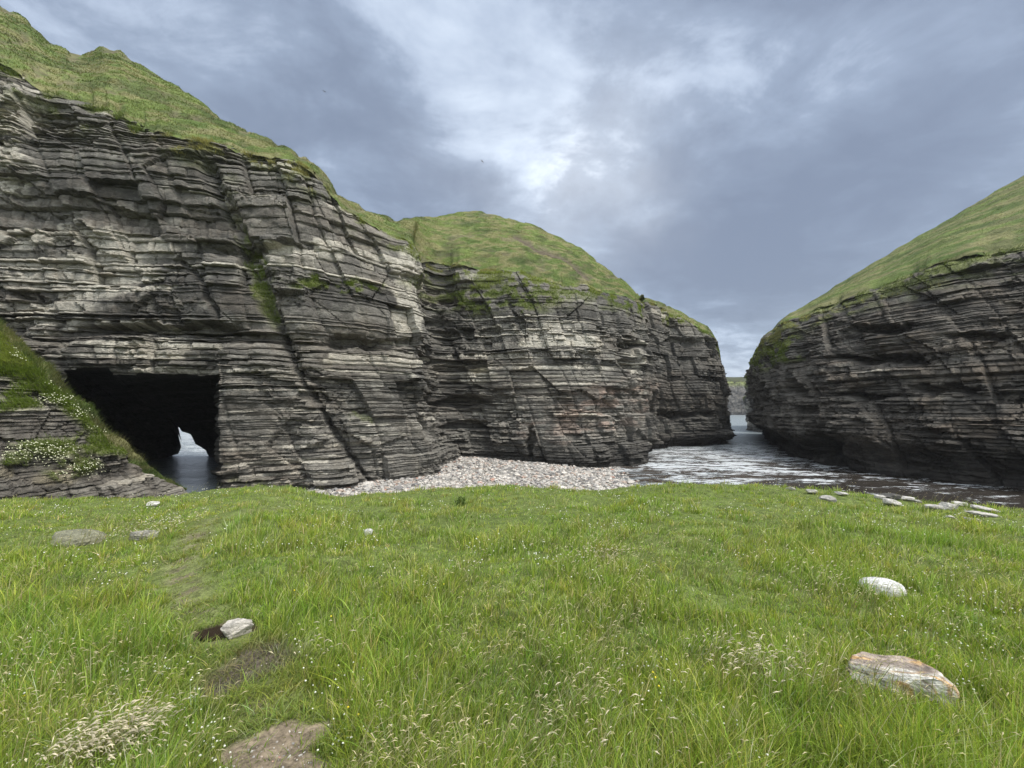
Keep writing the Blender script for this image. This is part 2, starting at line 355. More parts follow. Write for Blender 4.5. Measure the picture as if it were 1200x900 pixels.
def build_cliff(name, label, cols, zb, ds, seed, F_, bed=(.1, .45), minstep=.1, amp=1.0, hole=None, mat=None, kind='structure',
                lean=1.6, warp=(0, 0), smooth_m=1.2, parent=None, fs=1.):
    rs = np.random.default_rng(seed)
    B = np.array([[(c[0][0] - CX) / F * c[0][1], c[0][1]] for c in cols])
    Tt = np.array([P(*c[1]) for c in cols])
    mid = (B + Tt[:, :2]) / 2
    L = np.concatenate([[0], np.cumsum(np.hypot(*np.diff(mid, axis=0).T))])
    n = int(L[-1] / ds) + 1; s = np.linspace(0, L[-1], n)
    A = np.stack([np.interp(s, L, v) for v in (B[:, 0], B[:, 1], Tt[:, 0], Tt[:, 1], Tt[:, 2])], 1)
    A = smooth_rows(A, int(smooth_m / ds))
    m2 = (A[:, :2] + A[:, 2:4]) / 2; tg = smooth_rows(np.gradient(m2, axis=0), int(1.5 / ds) + 1); tg /= np.linalg.norm(tg, axis=1)[:, None]
    nrm = np.stack([tg[:, 1], -tg[:, 0]], 1)
    wz = warp[0] * (s - s.mean()) + .6 * amp * (fbm(s / 14, 0 * s, seed + 60, 3) - .5) + warp[1] * 0
    ztop = A[:, 4] + .9 * amp * (fbm(s / 2.2, 0 * s, seed + 61, 4) - .5)
    # beds
    w0 = zb - wz.max(); w1 = ztop.max() - wz.min() + 1
    edges = [w0]; 
    while edges[-1] < w1:
        zone = vn(np.array([edges[-1] / 3.1]), np.array([seed * 1.]), seed + 2)[0]      # thick / thin bedded zones
        edges.append(edges[-1] + (bed[0] + (bed[1] - bed[0]) * rs.random() ** 1.7) * (.55 + 1.5 * zone ** 2 * 1.3))
    edges = np.array(edges); nb = len(edges) - 1
    rows = []; rb = []; rf = []
    for i in range(nb):
        a, b = edges[i], edges[i + 1]; h = b - a; c = min(.06 * amp, h * .2)
        k = max(1, int((h - 1.6 * c) / minstep))
        fr = np.concatenate([[0.02 * c, c * .8], np.linspace(c, h - .5 * c, k + 1), ])
        for j, q in enumerate(fr): rows.append(a + q); rb.append(i); rf.append(0 if j < 2 else (q - c) / (h - 1.5 * c))
    rows = np.array(rows); rb = np.array(rb); rf = np.array(rf); crack = np.zeros(len(rows), bool)
    crack[np.concatenate([[True], rb[1:] != rb[:-1]])] = True; ci = np.where(crack)[0]; crack[np.minimum(ci + 1, len(rows) - 1)] = True
    nr = len(rows)
    Z = rows[:, None] + wz[None]
    top = Z >= ztop[None]; Z = np.minimum(Z, ztop[None])
    fr = np.clip((Z - zb) / (ztop - zb)[None], 0, 1)
    g = fr ** lean
    X = A[None, :, 0] * (1 - g) + A[None, :, 2] * g; Y = A[None, :, 1] * (1 - g) + A[None, :, 3] * g
    S = np.broadcast_to(s[None], Z.shape); Wr = np.broadcast_to(rows[:, None], Z.shape)
    px, py = proj(X, Y, Z)
    # displacement
    So = S; S = S / fs; Zt = Z; Z = Z / fs ** .7; ds_ = ds / fs
    tb = np.floor(rows / 1.0)                                                       # thick units
    big = 1.8 * (fbm(S / 8, Z / 26, seed + 1, 3) - .5) + .55 * (fbm(S / 2.2, Z / 12, seed + 3, 3) - .5)
    g1i = np.searchsorted(np.sort(np.concatenate([[w0 - 9], w0 + np.cumsum(rs.uniform(.7, 2.6, 60))])), rows)
    r1 = rs.uniform(-1, 1, 80)[g1i]
    # master joints: straight vertical breaks that end each ledge in a square corner
    u3 = S / 2.7 + .5 * fbm(S / 5, Z / 9, seed + 12, 2) * 2 + .10 * Z; c3 = np.floor(u3)
    G1 = g1i[:, None] + 0 * c3
    ex_l = .62 + .5 * (1 - sst(1, 6, Zt))
    m1 = .15 + 1.35 * hsh(c3, G1, seed + 5) ** 1.3
    d1 = ex_l * .42 * r1[:, None] * m1
    r2 = rs.uniform(-1, 1, nb); r2 = np.sign(r2) * np.abs(r2) ** .7; r2 = r2[rb]
    m2_ = .15 + 1.2 * hsh(np.floor(u3 * 1.7), np.floor(rb[:, None] / 3) + 0 * c3, seed + 6)
    d2 = .21 * r2[:, None] * m2_
    # joint blocks
    grp = rb // 1
    bw = (rs.uniform(.5, 2.4, nb))[rb][:, None]
    u = S / bw + rs.uniform(0, 50, nb)[rb][:, None] + .55 * (vn(S / bw * .9, rb[:, None] + 0 * S, seed + 8) - .5)
    cell = np.floor(u); fu = u - cell
    rbl = hsh(cell, grp[:, None] + 0 * cell, seed + 9)
    dblk = .19 * (rbl - .5) * 2 * (.4 + m2_)
    pull = np.where(rbl > .93, -.28, 0)                                         # fallen blocks
    joint = (1 - sst(0, .5, np.minimum(fu, 1 - fu) * bw / (ds_ * 1.6))) * (rbl > .3)
    # master joints crossing many beds
    unit = g1i[:, None] // 2 + 0 * c3
    off3 = 1.0 * (hsh(c3, unit, seed + 13) - .5)
    mj = (1 - sst(0, .14, np.minimum(u3 - c3, 1 - (u3 - c3)))) * (hsh(c3, unit, seed + 14) > .45)
    ck = crack[:, None] * (.05 + .60 * np.clip(fbm(S / 1.8, rb[:, None] * 3.7 + 0 * S, seed + 15, 2) - .38, 0, 1) * 2 * (hsh(rb[:, None] + 0 * cell, 0 * cell, seed + 16) > .25))
    rnd = -.10 * (rf[:, None] ** 4) * (~crack)[:, None] 
    fn = .10 * (fbm(S / .35, Wr / .3, seed + 20, 3) - .5)
    ex = F_(px, py, So, Zt, fr, seed)
    sm = 1 - ex.get('smooth', 0) * .85
    # some parts of the wall are clean joint faces where the beds hardly show, others are shattered into blocks
    flush = np.maximum(sst(.46, .58, fbm(S / 6.5, Z / 4.5, seed + 70, 3)), ex.get('flush', 0)); shat = sst(.50, .66, fbm(S / 5.0, Z / 3.5, seed + 74, 3))
    wx = S + .5 * fbm(S / .8, Z / .5, seed + 75, 3); wy = Z + .35 * fbm(S / .8 + 9, Z / .5, seed + 76, 3)
    c1, e1_ = worley(wx / 1.5, wy / .8, seed + 77); c2, e2_ = worley(wx / .62 + .25 * wy, wy / .36, seed + 80)
    chunk = shat * (.55 * (c1 - .5) + .24 * (c2 - .5) - .16 * (1 - sst(0, .09, e1_)) - .07 * (1 - sst(0, .12, e2_)))
    c0_, e0_ = worley(S / 4.2 + .12 * Z, Z / 3.4 + .1 * fbm(S / 2, Z / 2, seed, 3), seed + 83)
    plate = .7 * (c0_ - .5) - .14 * (1 - sst(0, .035, e0_)) + .28 * (c1 - .5) * (c2 > .3) * flush * 0
    bs_ = (1 - .78 * flush)
    d = amp * (big + (d1 * bs_ + (d2 * 1.15 + dblk + pull - ck) * bs_ + off3 + plate + chunk - .13 * joint * bs_ - .18 * mj + rnd) * sm + fn) + ex.get('d', 0)
    d = d - .35 * amp * sst(.93, 1.0, fr) ** 2
    X = X + nrm[None, :, 0] * d; Y = Y + nrm[None, :, 1] * d
    Zo = Zt + amp * (.07 * (fbm(S / .5, Wr / .4, seed + 23, 2) - .5) + .16 * (fbm(S / 2.2, Z / 1.2, seed + 24, 3) - .5) + .35 * (c0_ - .5) * 0) * (~top)
    # colour: each bed and block has its own stone colour
    hb = hsh(rb[:, None] + 0 * cell, np.floor(S / 9), seed + 30)
    tone = .5 * vn(S / 7, rb[:, None] * .9 + 0 * S, seed + 31) + .3 * fbm(S / 5, Z / 3, seed + 32, 4) + .2 * rbl
    tone = .75 * tone + .25 * fbm(S / 9, Z / 6, seed + 33, 3)
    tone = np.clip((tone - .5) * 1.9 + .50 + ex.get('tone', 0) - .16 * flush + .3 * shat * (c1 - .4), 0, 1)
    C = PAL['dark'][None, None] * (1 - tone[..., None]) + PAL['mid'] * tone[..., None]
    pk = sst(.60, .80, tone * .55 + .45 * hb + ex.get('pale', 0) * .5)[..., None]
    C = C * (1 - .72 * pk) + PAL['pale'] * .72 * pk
    lg = sst(.52, .74, fbm(S / 1.1, Z / .9, seed + 35, 5, .62))[..., None]
    C = C * (1 - .35 * lg) + np.array([.27, .26, .225]) * .35 * lg
    for kname in ('brown', 'pink', 'tan', 'moss', 'black'):
        if kname in ex:
            k = np.clip(ex[kname], 0, 1)[..., None] * (.55 + .45 * rbl[..., None] if kname in ('pink', 'brown') else 1)
            C = C * (1 - k) + PAL[kname] * k
    # thin turf on ledge tops near the brow
    V = np.stack([X, Y, Zo], -1)
    fc = gridfaces(nr, n)
    kt = top
    keep = ~(kt[:-1, :-1] & kt[1:, :-1] & kt[:-1, 1:] & kt[1:, 1:])
    verts = V.reshape(-1, 3); colr = C.reshape(-1, 3); extra_f = []
    if hole is not None:
        inside = hole(px, py) 
        hf = inside[:-1, :-1] & inside[1:, :-1] & inside[:-1, 1:] & inside[1:, 1:] & keep
        keep2 = keep & ~hf
        # boundary edges of the opening, carried back as the tunnel walls
        E = []
        def be(a, b, va, vb):
            k = np.where(a & b); 
            if len(k[0]): E.append(np.stack([va[k], vb[k]], 1))
        idx = np.arange(nr * n).reshape(nr, n)
        be(hf[:, :-1], keep2[:, 1:], idx[:-1, 1:-1], idx[1:, 1:-1]); be(hf[:, 1:], keep2[:, :-1], idx[:-1, 1:-1], idx[1:, 1:-1])
        be(hf[:-1], keep2[1:], idx[1:-1, :-1], idx[1:-1, 1:]); be(hf[1:], keep2[:-1], idx[1:-1, :-1], idx[1:-1, 1:])
        E = np.concatenate(E); uq, inv = np.unique(E, return_inverse=True); E = inv.reshape(E.shape)
        pv = verts[uq]; fx, fy = proj(*pv.T)
        end = np.array([(211, 501), (214, 508), (223, 511), (228, 522), (238, 529), (242, 538), (247, 556), (249, 640), (186, 640), (188, 556), (192, 545), (201, 543), (202, 536), (211, 533), (215, 522), (210, 509)], float)
        # densify
        ee = np.concatenate([np.linspace(end[i], end[(i + 1) % len(end)], 24, endpoint=False) for i in range(len(end))])
        ce = np.array([222, 552.]); ee = ce + (ee - ce) * np.array([1.18, 1.06]); ea = np.arctan2(ee[:, 1] - ce[1], ee[:, 0] - ce[0]); er = np.hypot(*(ee - ce).T)
        o_ = np.argsort(ea); ea = ea[o_]; er = er[o_]; er = np.minimum(er, 95)
        c0 = np.array([168, 520.]); off = np.stack([fx, fy], 1) - c0; th = np.arctan2(off[:, 1], off[:, 0])
        rend = np.interp(th, ea, er, period=2 * np.pi)
        NK = 46; ring = len(uq); tv = []; Yend = 50.
        for k in range(1, NK + 1):
            t = k / NK; Yk = pv[:, 1] * (1 - t) + Yend * t
            q = sst(.05, .9, t); cc = c0 * (1 - q) + ce * q
            # beds of the cave wall: terraces by height
            wv_ = off * (pv[:, 1] / Yk)[:, None] * (1 + .18 * math.sin(t * 3.1))
            e2 = np.stack([np.cos(th), np.sin(th)], 1) * rend[:, None]
            bl = sst(.62, 1.0, t) if k < NK else 1.0
            o2 = wv_ * (1 - bl) + e2 * bl
            pp = cc + o2
            x = (pp[:, 0] - CX) / F * Yk; z = EYE + (HZ - pp[:, 1]) / F * Yk
            nz = 1.1 * (fbm(Yk / 1.6 + th * 2, z / .5, 404, 3) - .5) * min(1, k / 3) * (1 - .75 * bl)
            x = x + nz * np.cos(th); z = z - nz * np.sin(th) * .5
            tv.append(np.stack([x, Yk, z], 1))
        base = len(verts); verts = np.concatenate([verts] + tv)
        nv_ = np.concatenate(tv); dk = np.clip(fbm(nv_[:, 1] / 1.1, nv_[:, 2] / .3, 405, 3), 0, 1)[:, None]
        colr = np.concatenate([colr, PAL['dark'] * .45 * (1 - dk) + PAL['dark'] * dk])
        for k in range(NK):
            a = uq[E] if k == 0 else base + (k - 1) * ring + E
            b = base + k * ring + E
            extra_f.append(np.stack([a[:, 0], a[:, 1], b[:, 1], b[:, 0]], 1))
        keep = keep2
    faces = np.concatenate([fc[keep]] + extra_f)
    used = np.zeros(len(verts), bool); used[faces.ravel()] = True; rem = np.cumsum(used) - 1
    ob = mk(name, verts[used], rem[faces], mat or M_rock, colr[used], kind=kind, label=label, parent=parent)
    # actual brow line
    ti = np.argmax(top, axis=0)
    brow = V[ti, np.arange(n)]
    return dict(ob=ob, brow=brow, nrm=nrm, s=s, V=V, C=C, ex=ex, px=px, py=py, top=top, T=A[:, 2:5])

GREENS = [np.array(c) for c in [(.078, .112, .034), (.115, .15, .046), (.175, .165, .082), (.055, .072, .03)]]
def turf_col(x, y, z, sd, bare=None):
    n = fbm(x / 3 + z / 2, y / 3, sd, 5); m = fbm(x / 1.1, z / .5 + y * .2, sd + 5, 4)
    c = GREENS[0] * (1 - sst(.35, .6, n))[..., None] + GREENS[1] * sst(.35, .6, n)[..., None]
    k = (.85 * sst(.42, .62, m))[..., None]; c = c * (1 - k) + GREENS[2] * k
    k = (.6 * sst(.5, .7, fbm(x / 2, z / 1.0, sd + 9, 4)))[..., None]; c = c * (1 - k) + GREENS[3] * k
    if bare is not None:
        k = np.clip(bare, 0, 1)[..., None]; c = c * (1 - k) + np.array([.10, .085, .06]) * k
    return c
def slope(name, label, cl, crest, step, sd, bare_f=None, back=(8, 3), bxs=-1, hole_x=None, nv=90, lip=.2, bulge=.85, rough=1.0, tint=1.):
    br = cl['brow'][::step]; nr = cl['nrm'][::step]; T = cl['T'][::step]
    tp, _ = proj(*T.T)
    crest = np.array(crest, float)
    order = np.arange(len(crest))
    # monotone parameter: match by screen bearing of the brow
    cy = np.interp(tp, crest[:, 0], crest[:, 1]); cY = np.interp(tp, crest[:, 0], crest[:, 2])
    Cc = np.stack([(tp - CX) / F * cY, cY, EYE + (HZ - cy) / F * cY], 1)
    Cc = np.stack([Cc[:, 0], Cc[:, 1], np.maximum(Cc[:, 2], br[:, 2] + .15)], 1)
    Cc[:, 2] += .5 * (fbm(tp / 14, tp * 0, sd + 70, 4) - .5) * rough
    v = np.concatenate([np.linspace(0, 1, nv)])[:, None]
    brs = smooth_rows(br, 9) if len(br) > 60 else br; tq = sst(0, .22, v)
    b0, b1, b2 = [br[None, :, i] * (1 - tq) + brs[None, :, i] * tq for i in range(3)]
    X = b0 * (1 - v) + Cc[None, :, 0] * v; Y = b1 * (1 - v) + Cc[None, :, 1] * v
    Z = b2 + (Cc[:, 2][None] - b2) * v ** bulge
    rise = np.hypot(Cc[:, 1] - br[:, 1], Cc[:, 2] - br[:, 2])[None]
    f = np.minimum(1, rise / 4) * np.minimum(1, 4 * v + .25) 
    px, py = proj(X, Y, Z)
    bare = bare_f(px, py) if bare_f else np.zeros(px.shape)
    nn = .9 * (fbm(X / 3.5, (Y + Z) / 3.0, sd, 4) - .5) + .38 * (fbm(X / .9, (Y + Z) / .45, sd + 3, 4) - .5)
    terr = .34 * np.abs(((Z * .9 + 2.0 * fbm(X / 5, Y / 5, sd + 4, 3)) % 1.0) - .5)
    Z = Z + (nn + terr) * f * rough * (1 - v ** 3 * .7) - .5 * bare * f
    Y = Y - .35 * nn * f * rough
    # lip rows hanging over the rock edge
    l1 = br + np.c_[nr * lip * .55, np.full(len(br), -.05)]
    jag = 1.3 * fbm(tp / 5., tp * 0, sd + 80, 4)
    l0 = br + np.c_[nr * lip, -.1 - lip * jag * 1.2]
    bx = [Cc + np.array([1.2 * bxs, back[0] * .4, -back[1] * .3]), Cc + np.array([4 * bxs, back[0], -back[1]]), np.c_[Cc[:, 0] + 5 * bxs, Cc[:, 1] + back[0] + 1.5, np.full(len(Cc), -7.)]]
    rows = [l0, l1] + [np.stack([X[i], Y[i], Z[i]], 1) for i in range(nv)] + bx
    V = np.stack(rows)
    bare = np.concatenate([bare[:1], bare[:1], bare, bare[-1:], bare[-1:], bare[-1:]])
    C = turf_col(V[..., 0], V[..., 1], V[..., 2], sd + 40, bare) * tint
    fc = gridfaces(*V.shape[:2])
    if hole_x:
        cxx = V[:-1, :-1, 0]; kk = np.ones(fc.shape[:2], bool)
        kk[-1] = ~((cxx[-1] > hole_x[0]) & (cxx[-1] < hole_x[1])); fc = fc[kk]
    mk(name, V.reshape(-1, 3), fc.reshape(-1, 4), M_turf, C.reshape(-1, 3), smooth=True, kind='structure', label=label)
    return V[2:-3], C[2:-3], bare[2:-3]

# ---- long cliff with the cave, headland and cape
LC = [((-420, 22), (-330, 20, 24.5)), ((-250, 23), (-260, 28, 26)), ((-60, 24.5), (-60, 52, 27.3)), ((0, 25.2), (0, 68, 28)), ((45, 25.6), (40, 97, 28.3)), ((100, 26), (100, 110, 28.7)),
      ((200, 26.5), (180, 152, 29)), ((250, 26.8), (240, 166, 29.3)), ((310, 27.2), (310, 177, 29.8)), ((380, 28), (350, 187, 30)), ((430, 29), (385, 214, 31)),
      ((460, 30), (402, 243, 32)), ((490, 31), (440, 264, 34)), ((508, 32), (478, 274, 36)), ((514, 33.3), (488, 292, 37)),
      ((517, 38.5), (493, 304, 42)), ((535, 42), (515, 304, 46.5)), ((600, 40), (580, 314, 46)), ((690, 38), (660, 330, 46)), ((740, 41), (715, 337, 48)),
      ((771, 46), (749, 352, 53)), ((768, 56), (755, 351, 61)), ((790, 61.5), (780, 360, 66)), ((830, 63), (815, 377, 67)), ((852, 66), (838, 395, 69)),
      ((857, 73), (845, 428, 75)), ((850, 92), (842, 440, 95))]
fault = [(245, 200), (275, 262), (300, 320), (322, 372), (345, 425), (375, 480), (405, 525), (440, 572)]
def F_left(px, py, S, Z, fr, sd):
    d = np.zeros(px.shape)
    A_ = px < 505
    gr = poly_groove(fault, px, py, 4.5) * A_ * sst(330, 400, py)
    gul = poly_groove(fault, px, py, 13) * A_ * (1 - sst(360, 400, py))
    d -= .5 * gr + .7 * gul
    d -= .5 * poly_groove([(205, 300), (238, 330), (262, 372)], px, py, 4) * A_
    # blocks beside the fault stand proud; the pillar right of the cave
    d += .9 * sst(262, 268, px) * (1 - sst(0, 30, px - (322 + (py - 430) * .62))) * sst(395, 415, py) * A_
    # overhang shelf above the cave
    d -= 1.1 * (1 - sst(0, 6, np.abs(py - 386) - 5 * vn(px / 30, py * 0, 5))) * sst(60, 120, px) * (1 - sst(255, 300, px))
    d += .5 * feat([(170, 412, 110, 24, 1)], px, py, 1)
    d -= .9 * feat([(300, 295, 70, 10, 1), (345, 290, 30, 9, 1), (440, 402, 70, 8, 1)], px, py, 2) * A_
    d -= 1.3 * feat([(510, 400, 22, 110, 1)], px, py, 3) * (px > 497) 
    # B: notches
    d -= 1.2 * feat([(545, 470, 26, 6, 1), (548, 500, 30, 5, 1), (550, 390, 12, 5, 1), (618, 518, 6, 20, 1.2), (740, 405, 16, 5, 1), (738, 428, 14, 5, .7)], px, py, 4)
    d -= 1.8 * feat([(805, 484, 36, 5, 1), (800, 400, 25, 5, .6)], px, py, 6)
    d -= 1.0 * (1 - sst(-4.2, -2.6, Z)) * (px > 760)
    flush = feat([(230, 352, 105, 36, 1), (410, 368, 75, 32, 1), (350, 245, 45, 34, .8), (100, 170, 90, 40, .6), (320, 465, 55, 10, .5), (110, 190, 150, 55, .9), (290, 220, 60, 30, .6), (640, 360, 90, 22, .6), (360, 290, 50, 20, .4)], px, py, 17)
    d += .35 * flush
    tone = .07 - .32 * feat([(230, 352, 110, 42, 1), (110, 130, 130, 40, .5), (180, 180, 140, 50, .4), (410, 365, 80, 35, 1), (350, 240, 55, 40, .6), (520, 400, 35, 130, 1), (600, 520, 120, 40, .35)], px, py, 7)
    tone += .18 * feat([(60, 290, 110, 60, 1)], px, py, 8)
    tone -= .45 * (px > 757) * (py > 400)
    pale = feat([(110, 325, 150, 26, .8), (30, 270, 70, 20, .6), (130, 280, 60, 16, .7), (20, 150, 22, 70, .8), (190, 410, 90, 14, .9), (450, 425, 75, 22, .75), (478, 345, 22, 60, .9),
                 (160, 290, 60, 20, .6), (350, 300, 60, 22, .4), (650, 385, 45, 25, .7), (560, 440, 40, 8, .4), (60, 360, 80, 14, .4)], px, py, 9)
    pale -= .5 * feat([(600, 520, 140, 30, 1), (810, 450, 50, 90, 1.2)], px, py, 10)
    pink = feat([(705, 480, 60, 30, .6), (740, 465, 30, 30, .5), (650, 505, 60, 14, .4)], px, py, 11) * (.25 + .9 * (hsh(np.floor(Z / .32), np.floor(S / 3), 640) > .45)) * sst(.35, .55, fbm(S / 1.5, Z / .6, 641, 3))
    brown = .5 * sst(.5, .7, fbm(px / 60, py / 25, 500, 3)) * .5 + feat([(420, 410, 80, 40, .25), (300, 560, 60, 40, .3)], px, py, 12)
    brown = brown * .8
    tan = feat([(555, 433, 14, 5, .8)], px, py, 13)
    near = sst(np.where(px > 757, .93, np.where(px > 495, .80, .88)), .995, fr + .10 * (fbm(S / 1.5, Z / .9, 510, 4) - .5)) 
    moss = near * sst(.42, .6, fbm(S / 1.2, Z / .7, 511, 4)) * .8
    ledg = feat([(310, 330, 18, 26, 1), (395, 335, 60, 9, 1), (290, 300, 12, 16, .8), (330, 180, 60, 16, .5), (300, 560, 30, 5, .3), (590, 345, 90, 28, .8), (500, 325, 30, 16, .5), (800, 372, 30, 8, .6), (425, 490, 25, 6, .4)], px, py, 14)
    moss = np.maximum(moss, .9 * gul * sst(225, 300, py) * sst(.4, .55, fbm(S / .5, Z / .6, 516, 3)))
    moss = np.maximum(moss, ledg * sst(.42, .58, fbm(S / .8, Z / .5, 512, 4)))
    black = .8 * (1 - sst(-3.7, -1.2, Z + .8 * (fbm(S / 3, Z * 0, 513, 3) - .5))) * sst(500, 600, px) + .35 * gr
    return dict(d=d, tone=tone, pale=pale, pink=pink, brown=brown, tan=tan, moss=moss, black=black, flush=flush, smooth=np.maximum(moss * .8, near * .5))
def hole(px, py):
    j = 6 * (fbm(px / 18, py / 9, 333, 3) - .5)
    px = px - 8
    lid = np.where(px < 132, 431, 439) + j
    return (px > 66 + j) & (px < 262 + (py - 440) * .06 + j * .6) & (py > lid) & (py < 640)
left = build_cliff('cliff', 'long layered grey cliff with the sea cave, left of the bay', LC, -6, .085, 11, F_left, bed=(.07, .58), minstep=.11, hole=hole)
def bare_left(px, py):
    b = poly_groove([(602, 277), (625, 288), (655, 300), (678, 318), (690, 326)], px, py, 5) * 1.0
    b = np.maximum(b, .6 * feat([(560, 258, 25, 4, 1), (128, 60, 12, 7, 1), (12, 12, 18, 8, 1), (45, 30, 14, 5, .8), (150, 68, 12, 5, .7)], px, py, 20))
    b = np.maximum(b, .55 * sst(.56, .70, fbm(px / 22, py / 6, 88, 5, .6)))
    return b
crestL = [(-400, -170, 44), (-260, -150, 44), (-60, -45, 43), (-10, 2, 42), (10, 10, 42), (30, 22, 42), (45, 38, 42), (60, 52, 41.5), (95, 64, 41), (112, 60, 41), (119, 53, 41), (140, 58, 40), (155, 71, 39.5), (200, 97, 38.5), (240, 124, 37), (280, 149, 36), (320, 166, 34.5),
          (350, 180, 33), (368, 190, 32.8), (386, 208, 32.6), (396, 228, 35), (430, 249, 42), (470, 258, 50), (505, 253, 56), (540, 248, 58), (575, 248, 58), (620, 262, 57), (680, 290, 55), (735, 333, 54), (752, 350, 55), (757, 350, 64), (780, 357, 70), (800, 367, 70), (830, 383, 71), (841, 400, 71), (846, 427, 77)]
slL = slope('hill', 'green grassy slope above the long left cliff', left, crestL, 3, 200, bare_left, back=(8, 3), hole_x=(-52, -30))

# ---- right cliff
RC = [((888, 95), (882, 438, 98)), ((890, 74), (882, 432, 75)), ((898, 62), (884, 418, 66)), ((912, 51), (899, 394, 60)), ((945, 42), (930, 374, 53)), ((1000, 37), (985, 353, 47)), ((1100, 32), (1050, 324, 42)),
      ((1200, 28), (1120, 304, 38)), ((1300, 25), (1200, 286, 35)), ((1450, 22), (1320, 262, 32)), ((1750, 19), (1520, 225, 28))]
def F_right(px, py, S, Z, fr, sd):
    d = -2.2 * (1 - sst(-3.2, -.6, Z + 1.2 * (fbm(S / 4, Z * 0, 61, 3) - .5))) + .8
    d -= 2.1 * feat([(1030, 422, 55, 6, 1), (1040, 385, 45, 7, .9), (935, 455, 12, 12, 1), (1010, 462, 40, 5, .8), (1110, 455, 50, 6, .8), (1150, 395, 40, 6, .8), (960, 520, 30, 14, 1)], px, py, 30)
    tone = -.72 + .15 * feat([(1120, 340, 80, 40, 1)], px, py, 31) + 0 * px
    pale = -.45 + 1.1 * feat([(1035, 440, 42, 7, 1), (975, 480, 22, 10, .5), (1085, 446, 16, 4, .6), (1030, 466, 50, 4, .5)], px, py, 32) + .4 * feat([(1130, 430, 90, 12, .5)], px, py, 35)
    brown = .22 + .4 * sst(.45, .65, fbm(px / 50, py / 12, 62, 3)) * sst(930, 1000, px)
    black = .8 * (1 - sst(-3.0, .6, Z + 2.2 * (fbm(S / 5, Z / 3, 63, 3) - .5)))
    near = sst(.80, .98, fr + .12 * (fbm(S / 1.8, Z / 1., 64, 4) - .5))
    moss = near * sst(.4, .6, fbm(S / 1.2, Z / .7, 65, 4)) * .9
    moss = np.maximum(moss, feat([(925, 405, 30, 22, .9), (900, 420, 14, 22, .7)], px, py, 33) * sst(.38, .55, fbm(S / 1.4, Z / .9, 66, 4)))
    return dict(d=d, tone=tone, pale=pale, brown=brown * .75, black=black, moss=moss, smooth=moss * .7)
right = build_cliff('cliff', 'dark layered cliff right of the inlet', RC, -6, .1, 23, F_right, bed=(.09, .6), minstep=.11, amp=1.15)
crestR = [(880, 431, 80), (884, 412, 74), (900, 393, 70), (920, 374, 67), (950, 354, 64), (980, 335, 62), (1060, 286, 57), (1130, 246, 53), (1200, 205, 50), (1320, 140, 46), (1520, 40, 41)]
slR = slope('hill', 'steep green slope above the dark right cliff', right, crestR, 3, 300, None, back=(1, 4), bxs=4)

# ---- grey cliff seen just behind the right one, and the far headland
def F_plain(t0, p0):
    def f(px, py, S, Z, fr, sd):
        return dict(d=0 * px, tone=t0 + 0 * px, pale=p0 + 0 * px, moss=sst(.8, .95, fr), black=.6 * (1 - sst(-4, -2, Z)))
    return f
c3 = build_cliff('cliff', 'narrow grey cliff just behind the right one', [((880, 135), (874, 470, 135)), ((878, 112), (877, 445, 114)), ((889, 101), (884, 438, 104)), ((940, 92), (930, 425, 98))], -6, .3, 31, F_plain(.1, .1), bed=(.3, 1.2), minstep=.4, smooth_m=2)
slope('hill', 'grass on top of the narrow grey cliff', c3, [(874, 469, 140), (877, 443, 122), (880, 435, 112), (940, 400, 112)], 2, 320, None, nv=16, back=(1, 4), bxs=4)
c4 = build_cliff('cliff', 'distant hazy headland across the open sea', [((700, 560), (700, 450, 580)), ((830, 450), (828, 446, 470)), ((862, 430), (860, 447, 450)), ((900, 420), (900, 446, 440)), ((960, 430), (960, 448, 450))], -6, 1.0, 37, F_plain(-.6, -.6), bed=(1.5, 5), minstep=1.5, amp=1.8, mat=M_rockfar, smooth_m=5)
slope('hill', 'thin green top of the distant headland', c4, [(700, 444, 640), (828, 441, 520), (860, 442, 500), (900, 441, 490), (960, 443, 500)], 2, 340, None, nv=12, lip=.5, rough=.5, tint=.34)

# ---- rocky bank in front of the cave
BK = [((-420, 12), (-420, 240, 14)), ((-150, 13.5), (-150, 290, 16)), ((0, 14.6), (0, 392, 17.5)), ((60, 15.8), (55, 438, 18.5)), ((120, 17), (100, 478, 19.5)), ((175, 18.5), (135, 513, 20.5)), ((215, 20.5), (172, 548, 21.8)), ((236, 23), (196, 566, 23.5)), ((245, 25), (222, 577, 25.2))]
def F_bank(px, py, S, Z, fr, sd):
    moss = feat([(30, 420, 60, 30, 1), (70, 450, 60, 22, .9), (20, 470, 35, 14, .9), (60, 525, 50, 14, .9), (115, 520, 40, 18, .9), (20, 540, 26, 10, .7), (90, 550, 40, 14, .8), (-60, 430, 60, 60, 1), (130, 505, 25, 18, .8)], px, py, 40)
    moss = np.maximum(moss * sst(.30, .48, fbm(S / .7, Z / .45, 71, 4)), sst(.8, .95, fr) * (px < 150))
    return dict(d=.9 * (fbm(S / 1.6, Z / .8, 72, 4) - .5) + .15 * moss - .3, tone=-.02 + 0 * px, pale=-.12 + .4 * feat([(60, 500, 60, 40, .5)], px, py, 41),
                tan=feat([(70, 560, 30, 10, .5), (95, 550, 20, 8, .5), (8, 555, 10, 8, .4)], px, py, 42), moss=moss, smooth=moss, brown=.15 + 0 * px)
bank = build_cliff('bank', 'rocky bank with grass and white flowers, left of the cave', BK, -4.6, .06, 43, F_bank, bed=(.06, .26), minstep=.06, amp=.75, fs=.5, smooth_m=.8, lean=1.0)
